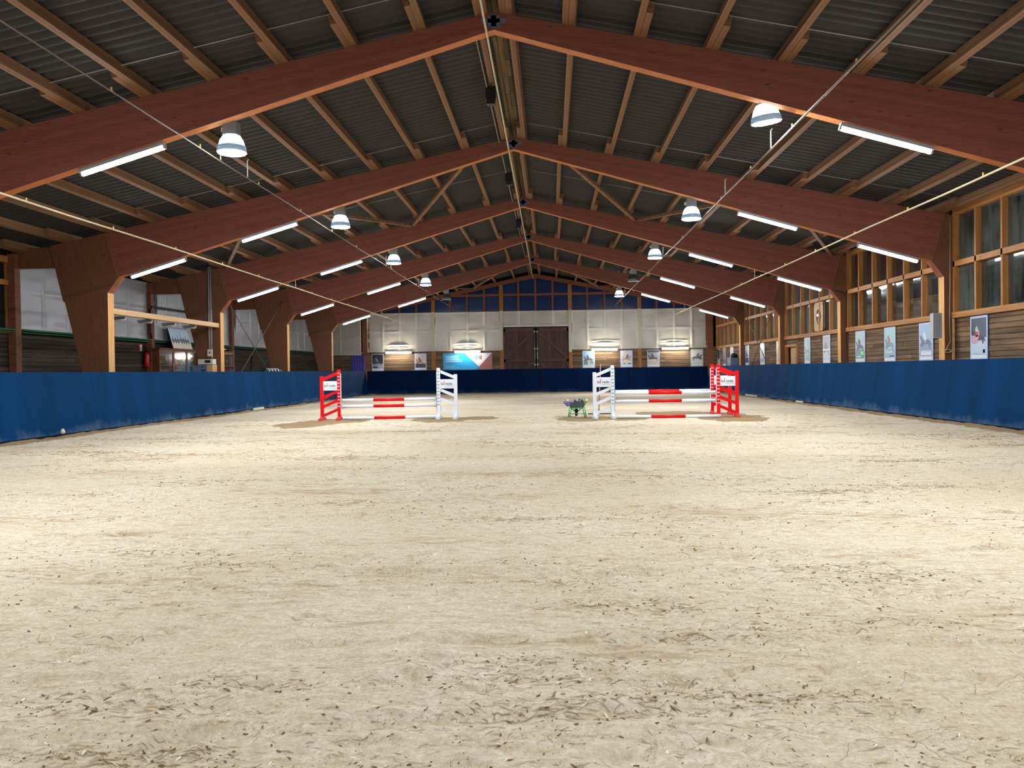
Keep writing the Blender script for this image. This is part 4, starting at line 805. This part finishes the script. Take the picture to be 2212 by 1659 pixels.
# ------------------------------------------------------------ posters and banner
HORSE = [(0, .32), (.05, .40), (.12, .46), (.10, .58), (.02, .66), (-.02, .74), (.06, .80), (.12, .78), (.20, .70), (.30, .60), (.45, .58), (.62, .60), (.78, .58), (.90, .48), (.98, .34), (.93, .33), (.86, .42), (.84, .28), (.92, .14), (.88, .12), (.76, .26), (.70, .40), (.50, .38), (.36, .38), (.24, .26), (.10, .30)]
RIDER = [(.34, .60), (.30, .74), (.26, .84), (.30, .92), (.36, .97), (.42, .93), (.43, .86), (.52, .78), (.56, .66), (.52, .58), (.46, .44), (.42, .44), (.44, .56)]
def poster(loc, rz, w, h, border, bg, ground, horse, rider, label, flip=False, style=0, zf=.34, blocks=()):
    """framed print facing local -y, lower left corner at the origin"""
    glare_fade = lambda c, k: tuple(int(a*(1-k)+b*k) for a, b in zip(c, bg)); horse = glare_fade(horse, .28); rider = glare_fade(rider, .25)  # figure inks faded toward the background: washed-out glare put into the colours
    t = empty('poster', loc, rz); tag(t, label, 'poster', 'posters of horses and riders')
    q = MB(); q.box((0, 0, 0), (w, .012, h), flat(border)); q.box((.02, -.003, .02), (w-.02, 0, h-.02), flat((196, 204, 222))) if style != 2 else None; q.build('backing_sheet', t)
    q = MB(); m = .075 if style != 2 else .04; x0, x1 = m, w-m; z0, z1 = (.2 if style != 3 else .1), h-m
    q.box((x0, -.006, z0+(z1-z0)*zf), (x1, -.003, z1), flat(bg)); q.box((x0, -.006, z0), (x1, -.003, z0+(z1-z0)*zf), flat(ground))
    sw = (x1-x0)*.96; sh = (z1-z0)*.7; fx = lambda u: x0+.02*w+sw*((1-u) if flip else u); fz = lambda v: z0+(z1-z0)*.1+sh*v
    def P(pl, c, d):
        ps = [(fx(u), d, fz(v)) for u, v in pl]; q.add(ps if not flip else ps[::-1], [tuple(range(len(ps)))], flat(c))
    P(HORSE, horse, -.0075); P(RIDER, rider, -.009)
    for bx0, bz0, bx1, bz1, c in blocks: q.box((x0+(x1-x0)*bx0, -.011, z0+(z1-z0)*bz0), (x0+(x1-x0)*bx1, -.007, z0+(z1-z0)*bz1), flat(c))
    q.build('print', t)
    q = MB(); q.box((x0+.02, -.006, .09), (x1-.02, -.003, .16), flat((228, 232, 238))); q.build('caption_strip', t)
    return t
GB = 57.55; H_ = 1.22
poster((-11.78, GB, 1.66), 0, .86, H_, (204, 200, 206), (24, 34, 56), (150, 148, 168), (70, 72, 92), (160, 160, 168), 'poster of a dark horse on navy in the left corner of the gable wall', style=2, blocks=[(.05, 0, .5, .12, (36, 52, 92)), (.5, .02, .98, .2, (170, 168, 184))])
poster((-8.70, GB, 1.66), 0, .88, H_, (118, 118, 176), (198, 190, 180), (44, 52, 84), (140, 98, 74), (66, 50, 96), 'lilac framed poster of a jumping chestnut horse left of the banner post', flip=False, zf=.3, blocks=[(.7, .4, .98, .5, (226, 220, 208))])
poster((3.27, GB, 1.66), 0, .88, H_, (150, 178, 204), (150, 196, 226), (180, 196, 206), (110, 50, 42), (60, 60, 92), 'light blue poster of a jumping bay horse right of the gate', blocks=[(.02, .05, .42, .3, (70, 140, 130)), (.05, .36, .4, .4, (40, 44, 60)), (.62, .12, .98, .3, (120, 156, 150))])
poster((5.93, GB, 1.66), 0, .88, H_, (84, 88, 172), (206, 198, 194), (214, 208, 204), (176, 134, 112), (70, 56, 110), 'poster with violet border and pale horse left of the right gable post', flip=True, blocks=[(.2, .06, .4, .12, (80, 80, 100)), (.65, .05, .95, .12, (80, 80, 110))])
poster((7.82, GB, 1.66), 0, .88, H_, (176, 180, 196), (150, 158, 172), (196, 186, 172), (84, 48, 52), (64, 44, 54), 'grey poster of a dark brown horse right of the right gable post', style=2, blocks=[(0, .86, 1, 1, (74, 82, 100)), (0, .3, .8, .34, (226, 220, 210)), (.82, .15, .97, .5, (150, 170, 196))])
poster((10.86, GB, 1.66), 0, .87, H_, (176, 182, 196), (206, 204, 206), (196, 206, 200), (44, 48, 66), (92, 70, 80), 'pale poster of a black horse in the right corner of the gable wall', style=2, zf=.5, flip=True, blocks=[(.05, .42, .5, .46, (90, 100, 112))])
RB = -math.pi/2; RX = XR+.015
# on the right wall posters look towards -x: local x runs towards the camera
rp = [(23.15, .92, 'tall poster of a helmeted rider right of the second arch post', (66, 92, 178), (74, 88, 104), (192, 206, 216), (60, 60, 76), (220, 226, 232), dict(zf=.45, blocks=[(.02, .3, .45, .52, (196, 160, 180)), (.3, .48, .5, .62, (200, 70, 90)), (.1, 0, .95, .28, (186, 204, 226)), (.8, .02, .92, .12, (40, 80, 150))])),
      (26.29, .97, 'light blue poster of a grey horse next to the grey wall heater', (74, 100, 190), (150, 186, 214), (140, 160, 190), (86, 92, 120), (224, 230, 238), dict(zf=.4, blocks=[(.1, .02, .95, .12, (214, 230, 240)), (.1, .13, .95, .17, (230, 214, 220))])),
      (28.97, .95, 'pale blue poster of a rider in red, middle of three in its bay', (104, 132, 200), (168, 206, 216), (150, 186, 200), (104, 130, 144), (180, 92, 100), dict(zf=.3, blocks=[(.1, .16, .8, .2, (220, 228, 232)), (.5, .02, .95, .06, (24, 40, 80))])),
      (31.65, .98, 'poster with bright green spot, farthest of three between second and third arch', (96, 120, 190), (176, 200, 204), (110, 150, 150), (84, 80, 106), (50, 56, 78), dict(zf=.34, blocks=[(.6, .12, .9, .26, (140, 230, 130)), (.1, .05, .6, .09, (220, 236, 220))])),
      (35.36, .93, 'poster with painted white glare band, nearer one between third and fourth arch', (120, 150, 200), (150, 160, 180), (196, 206, 214), (116, 120, 140), (90, 96, 120), dict(zf=.5, blocks=[(0, .4, 1, .46, (240, 240, 244))])),  # white block paints a band of glare across the print
      (37.9, .87, 'grey blue poster beside the small wooden doorway', (120, 150, 190), (150, 186, 204), (140, 180, 180), (104, 130, 150), (170, 190, 200), dict(zf=.3)),
      (42.5, .9, 'white edged poster right behind the fourth arch post', (186, 190, 220), (200, 200, 220), (190, 190, 214), (150, 140, 160), (120, 120, 150), dict(zf=.3)),
      (45.76, .95, 'lilac poster in the middle of the bay with the crossed rods', (170, 176, 214), (196, 190, 214), (160, 176, 210), (170, 160, 186), (140, 136, 170), dict(zf=.3, blocks=[(.05, .02, .9, .2, (120, 140, 190))])),
      (49.2, .92, 'poster of a dark rider on white behind the crossed rods', (190, 200, 226), (206, 214, 232), (60, 80, 140), (50, 62, 70), (90, 60, 60), dict(zf=.3)),
      (53.3, .95, 'pinkish white poster, nearest of three in the last bay', (196, 190, 212), (206, 190, 206), (200, 196, 210), (196, 160, 180), (180, 150, 170), dict(zf=.3)),
      (55.5, .9, 'lilac and blue poster, middle of three in the last bay', (160, 160, 196), (170, 160, 186), (80, 92, 140), (120, 110, 140), (70, 76, 110), dict(zf=.3)),
      (57.3, .85, 'dark poster in the right corner of the last bay', (190, 180, 180), (60, 44, 52), (186, 170, 160), (40, 36, 44), (150, 90, 90), dict(zf=.4))]
for y, w, lab, bd, bg, gr, ho, ri, kw in rp: poster((RX, y, 1.62), RB, w, 1.25, bd, bg, gr, ho, ri, lab, **kw)
# blue and white banner
t = empty('banner', (-6.64, 57.548, 1.64)); tag(t, 'blue, white and brown printed banner left of the wooden gate', 'banner'); W_, HB = 3.52, 1.2
q = MB(); q.box((0, 0, 0), (W_, .015, HB), flat((22, 146, 206))); q.build('backing_sheet', t)
q = MB(); zf = lambda pts, y: [(x*W_, y, z*HB) for x, z in pts]
q.add(zf([(.44, 1), (.99, 1), (.727, .2)], -.004), [(0, 2, 1)], flat((206, 208, 220))); q.add(zf([(1, 1), (1, 0), (.69, 0), (.727, .2)], -.003), [(0, 3, 2, 1)], flat((150, 84, 78))); q.add(zf([(.69, 0), (.74, .12), (.735, .2), (.66, 0)], -.0045), [(3, 0, 1, 2)], flat((12, 110, 166))); q.build('colour_fields', t)
for k, (z, w) in enumerate(((.82, .3), (.72, .285), (.62, .335), (.52, .36))):
    q = MB(); x = .05; r = random.Random(k)
    while x < w+.03: l = r.uniform(.012, .03); q.box((x*W_, -.004, (z-.025)*HB), (min(x+l, w+.03)*W_, -.002, (z+.03)*HB), flat((150, 210, 244))); x += l+.0015
    q.build('text_line', t)
for z, w in ((.23, .2), (.14, .29)):
    q = MB(); x = .04
    while x < w+.03: q.box((x*W_, -.004, (z-.02)*HB), ((x+.012)*W_, -.002, (z+.02)*HB), flat((120, 196, 236))); x += .0135
    q.build('text_line', t)
q = MB(); q.add(zf([(.655, .62), (.655, .88), (.70, .88), (.72, .75), (.70, .62)], -.008), [(0, 4, 3, 2, 1)], flat((70, 176, 226))); q.add(zf([(.79, .88), (.79, .62), (.745, .62), (.715, .75), (.745, .88)], -.009), [(0, 4, 3, 2, 1)], flat((172, 84, 78))); q.build('logo', t)

# ------------------------------------------------------------ grey heater and coiled cord by the second right post
t = empty('wall_heater', (12.13, YF[1]-.09, 2.3)); tag(t, 'slim grey box mounted upright on the second arch post on the right', 'heater box')
q = MB(); q.box((-.13, -.1, 0), (.12, .09, .72), M['greybox']); q.build('case', t); q = MB()
for k in range(5): q.box((-.1+.045*k, -.104, .03), (-.085+.045*k, -.1, .69), M['slot'])
q.build('ribs', t); q = MB(); [q.tube([(-.08+.05*k, 0, 0), (-.08+.05*k, 0, -.05)], .01, M['black'], 6) for k in range(3)]; q.build('cable_gland', t)
pts = [(12.25, YF[1]-.04, 2.25), (12.32, YF[1]-.03, 2.08)] + [(12.43+.1*math.cos(a), YF[1]-.05-.01*a, 1.93+.045*math.sin(a)) for a in np.arange(2.5, 16, .5)] + [(12.55, YF[1]-.04, 2.2), (12.53, YF[1]-.04, 2.8), (12.55, YF[1]-.04, 3.8), (12.56, YF[1]-.04, 5.75)]
q = MB(); q.tube(pts, .009, M['pvc'], 6); tag(q.build('coiled_cord'), 'pale coiled cord hanging down the second arch post on the right', 'cord')
q = MB(); q.box((12.6, YF[1]-.1, .1), (12.65, YF[1]-.04, 2.86), M['light_beam']); tag(q.build('cover_strip'), 'narrow pale cover strip beside the second arch post on the right', 'strip')
q = MB(); q.tube([(12.2, YF[2]-.04, 4.5), (12.45, YF[2]-.04, 4.45), (12.62, YF[2]-.04, 4.3), (12.62, YF[2]-.04, 1.6)], .022, M['black'], 8); tag(q.build('drain_pipe'), 'black cable pipe down the third arch post on the right', 'pipe')

# ------------------------------------------------------------ jumps
def wing(mat, foot, dash, label, loc, rz, flip):
    """jump wing, origin under the tall inner upright; the low outer upright at +x (or -x when flip)"""
    s = -1 if flip else 1; t = empty('jump_wing', loc, rz); tag(t, label, 'jump stand', 'wing stands of the two jumps'); Wd = .56
    for x, h in ((0, 1.655), (Wd, 1.445)):
        q = MB(); q.box((s*x-.052, -.045, .06), (s*x+.052, .045, h-.012), mat); q.box((s*x-.048, -.041, h-.012), (s*x+.048, .041, h), mat); q.build('upright', t)
        q = MB(); q.prism([(s*x-.06, 0), (s*x+.06, 0), (s*x+.06, .085), (s*x-.06, .085)], -.3, .3, [foot, foot]); q.box((s*x-.05, -.12, .085), (s*x+.05, .12, .13), foot); q.build('foot', t)
    for zc in (1.54, 1.245, .945, .65, .355):
        q = MB(); a = (s*.05, zc); b_ = (s*(Wd-.05), zc-.19); q.prism([(a[0], a[1]-.05), (b_[0], b_[1]-.05), (b_[0], b_[1]+.05), (a[0], a[1]+.05)], -.018, .018, [mat, mat]); q.build('slat', t)
    # perforated track with eleven notches up the inner upright, on its camera side, and its metal edge
    q = MB()
    for k in range(11): z = 1.54-.108*k; q.box((s*0-.035, -.049, z-.012), (s*0+.03, -.045, z+.012), dash)
    tr = q.build('hole_strip', t); q = MB(); q.box((-s*.052, -.04, .2), (-s*.068, .03, 1.53), M['steel'] if dash is M['slot'] else M['white']); q.build('track_edge', tr)
    sg = MB(); sg.box((min(s*.05, s*(Wd-.05)), -.035, .985), (max(s*.05, s*(Wd-.05)), -.02, 1.285), M['white']); b = sg.build('sign_board', t); cx = s*Wd/2
    # lettering: Isi + pink T + rade, thin line beneath
    text_mesh('Isi', .125, M['ink'], 'lettering', b, (cx-.205, -.038, 1.10), (math.pi/2, 0, 0), 'LEFT', .001, 1.0)
    text_mesh('rade', .125, M['ink'], 'lettering', b, (cx-.055, -.038, 1.10), (math.pi/2, 0, 0), 'LEFT', .001, 1.02)
    q = MB(); q.box((cx-.098, -.039, 1.10), (cx-.086, -.036, 1.21), M['pink']); q.box((cx-.115, -.039, 1.20), (cx-.06, -.036, 1.213), M['pink']); q.build('lettering', b)
    q = MB(); q.box((cx-.06, -.038, 1.055), (cx+.2, -.036, 1.061), M['slot']); q.build('lettering', b)
    return t
def cup(parent, x, z, s, back=0):
    q = MB(); q.box((min(x, x+s*.1), -.03+back, z-.075), (max(x, x+s*.1), .03+back, z-.06), M['tan']); q.box((min(x+s*.09, x+s*.1), -.03+back, z-.075), (max(x+s*.09, x+s*.1), .03+back, z-.02), M['tan']); q.box((min(x, x+s*.012), -.035+back, z-.09), (max(x, x+s*.012), .035+back, z+.05), M['steel']); q.build('jump_cup', parent)
def pole(a, b_, label, r_=.05, drop=0):
    a = Vector(a); b_ = Vector(b_); t = empty('jump_pole', a); d = b_-a; tag(t, label, 'pole', 'red and white jump poles')
    for k, (u, v, mt) in enumerate(((0, .335, 'white'), (.335, .665, 'red'), (.665, 1, 'white'))): q = MB(); q.tube([d*u, d*v], r_, M[mt], 16, cap=True); q.build('pole_section', t)
wl_ = wing(M['red'], M['redfoot'], M['white'], 'red jump wing at the left end of the left jump', (-5.90, 26.15, gz(-5.9, 26.15)-.01), .04, True)
wr_ = wing(M['white'], M['white'], M['slot'], 'white jump wing at the right end of the left jump', (-2.64, 26.2, gz(-2.64, 26.2)-.01), -.04, False)
w3 = wing(M['white'], M['white'], M['slot'], 'white jump wing next to the green wheelbarrow', (2.92, 25.35, gz(2.92, 25.35)-.01), .1, True)
w4 = wing(M['red'], M['redfoot'], M['white'], 'front red jump wing at the right end of the right jump', (6.18, 25.35, gz(6.18, 25.35)-.01), -.1, False)
w5 = wing(M['red'], M['redfoot'], M['white'], 'rear red jump wing, half hidden behind the other red wing', (6.32, 27.0, gz(6.32, 27)-.01), -.08, False)
for w, s in ((wl_, 1), (w3, 1), (wr_, -1), (w4, -1)):
    for z in (.60, .42) if w in (wl_, wr_) else (.755, .505): cup(w, s*.068, z+.04, s)
cup(w5, -.068, .80, -1); 
pole((-5.80, 26.15, .645), (-2.74, 26.2, .665), 'top pole of the left jump, resting in the cups'); pole((-5.80, 26.15, .445), (-2.74, 26.2, .465), 'middle pole of the left jump, under the top one'); pole((-5.75, 26.0, .07), (-2.68, 26.05, .09), 'ground pole of the left jump, lying on the sand')
pole((3.0, 25.35, .79), (6.08, 25.3, .79), 'front top pole of the right jump'); pole((3.0, 25.35, .54), (6.08, 25.3, .54), 'middle pole of the right jump, under the front top one'); pole((3.02, 25.12, .07), (6.16, 24.95, .07), 'ground pole of the right jump, lying on the sand')
pole((3.02, 25.52, .835), (6.22, 27.0, .80), 'rear pole of the right jump, just showing behind the front top pole')
# rake standing behind the white wing
t = empty('rake', (2.6, 27.3, gz(2.6, 27.3))); tag(t, 'thin wooden handled rake standing behind the white wing by the wheelbarrow', 'rake'); q = MB(); q.tube([(0, 0, .02), (.08, .0, 1.72)], .018, M['stick'], 8); q.build('handle', t)
q = MB(); q.bar((-.36, 0, .05), (.42, 0, .05), .05, .035, M['rubber']); q.build('head', t)
# wheelbarrow seen from behind
wx, wy = 1.84, 26.2; t = empty('wheelbarrow', (wx, wy, gz(wx, wy)-.01)); tag(t, 'small green wheelbarrow with grey tub standing left of the white wing', 'wheelbarrow'); G = M['green']
q = MB()
for s in (-1, 1):
    q.tube([(s*.30, -.42, .565), (s*.235, -.12, .40), (s*.2, .2, .31), (s*.07, .75, .19)], .017, G, 8)
    q.tube([(s*.24, -.12, .34), (s*.285, -.12, .02)], .018, G, 8); q.tube([(s*.17, -.04, .34), (s*.245, -.1, .02)], .014, G, 8); q.tube([(s*.285, -.12, .02), (s*.245, -.08, .015)], .018, G, 8)
q.tube([(-.25, -.1, .13), (.25, -.1, .13)], .013, G, 8); q.bar((-.25, -.1, .305), (.25, -.1, .305), .05, .03, G); q.tube([(-.07, .75, .19), (.07, .75, .19)], .015, G, 8); q.build('tubular_frame', t)
q = MB(); ring = lambda wx_, wy_, z, dy: [(wx_*cx_, dy+wy_*cy_, z) for cx_, cy_ in ((-1, -.8), (-.8, -1), (.8, -1), (1, -.8), (1, .8), (.8, 1), (-.8, 1), (-1, .8))]
rs_ = [ring(.2, .27, .315, .2), ring(.24, .33, .46, .2), ring(.25, .36, .505, .2), ring(.27, .38, .515, .2), ring(.245, .35, .505, .2), ring(.19, .26, .37, .2)]
vs = [p for rr in rs_ for p in rr]; fs = [(8*i+k, 8*i+(k+1) % 8, 8*(i+1)+(k+1) % 8, 8*(i+1)+k) for i in range(5) for k in range(8)] + [tuple(range(7, -1, -1)), tuple(range(40, 48))]; q.add(vs, fs, M['tray']); q.build('tub', t)
q = MB(); n = 18
for r0, r1, mt in ((.115, .155, M['rubber']),): q.add([(sx_*.045, .75+rr*math.cos(2*math.pi*k/n), .165+rr*math.sin(2*math.pi*k/n)) for k in range(n) for (rr, sx_) in ((r1, -1), (r1, 1), (r0, 1), (r0, -1))], [(4*k+j, 4*k+(j+1) % 4, 4*((k+1) % n)+(j+1) % 4, 4*((k+1) % n)+j) for k in range(n) for j in range(4)], mt)
q.tube([(-.04, .75, .165), (.04, .75, .165)], .11, M['black'], 14); q.tube([(-.09, .75, .165), (.09, .75, .165)], .012, M['steel'], 8); q.build('wheel', t)
for s in (-1, 1): q = MB(); q.tube([(s*.305, -.44, .58), (s*.285, -.34, .52)], .03, M['yellow'], 10, rs=[.034, .026]); q.build('grip', t)
def blob(mb, c, rx, ry, rz_, mat, seed, n=14, m_=8):
    r = random.Random(seed); vs = []; fs = []
    for i in range(m_+1):
        ph = math.pi*i/m_
        for k in range(n): a = 2*math.pi*k/n; q_ = 1+.12*math.sin(3*a+seed)+.1*math.sin(5*ph+a*2+seed*2)+r.uniform(-.05, .05); vs.append((c[0]+rx*q_*math.sin(ph)*math.cos(a), c[1]+ry*q_*math.sin(ph)*math.sin(a), c[2]+rz_*q_*math.cos(ph)))
    for i in range(m_):
        for k in range(n): fs.append((i*n+k, (i+1)*n+k, (i+1)*n+(k+1) % n, i*n+(k+1) % n))
    mb.add(vs, fs, mat, True)
t = empty('bin_bag', (wx+.03, wy+.2, .45)); tag(t, 'dark grey bag filling the tub of the green wheelbarrow', 'bag'); q = MB(); blob(q, (-.05, 0, .05), .15, .2, .06, M['bag'], 1); blob(q, (.08, .02, .08), .09, .16, .07, M['bag'], 2); q.build('bag_body', t); q = MB(); q.tube([(-.06, -.21, .13), (.06, -.23, .08), (.15, -.24, .03)], .006, M['white'], 6); q.build('tie_string', t)
t = empty('lilac_cloth', (wx-.31, wy-.36, .5)); tag(t, 'lilac cloth hanging over the left grip of the wheelbarrow', 'cloth'); q = MB(); blob(q, (-.04, 0, -.0), .09, .06, .05, M['purple'], 4); blob(q, (.01, .02, -.06), .07, .05, .06, M['purple'], 5); blob(q, (.13, .05, .01), .07, .05, .035, M['purple'], 6); q.build('folds', t)

# small items in the last bay on the right
t = empty('storage_tub', (12.3, 50.6, 1.3)); tag(t, 'blue grey tub behind the right kickboard in the last bay', 'tub'); q = MB(); q.box((-.3, -.5, -1.3), (.3, .5, .85), M['bluegrey']); q.build('tub_body', t); q = MB(); blob(q, (0, 0, .95), .2, .35, .16, M['black'], 9); q.build('lid', t)
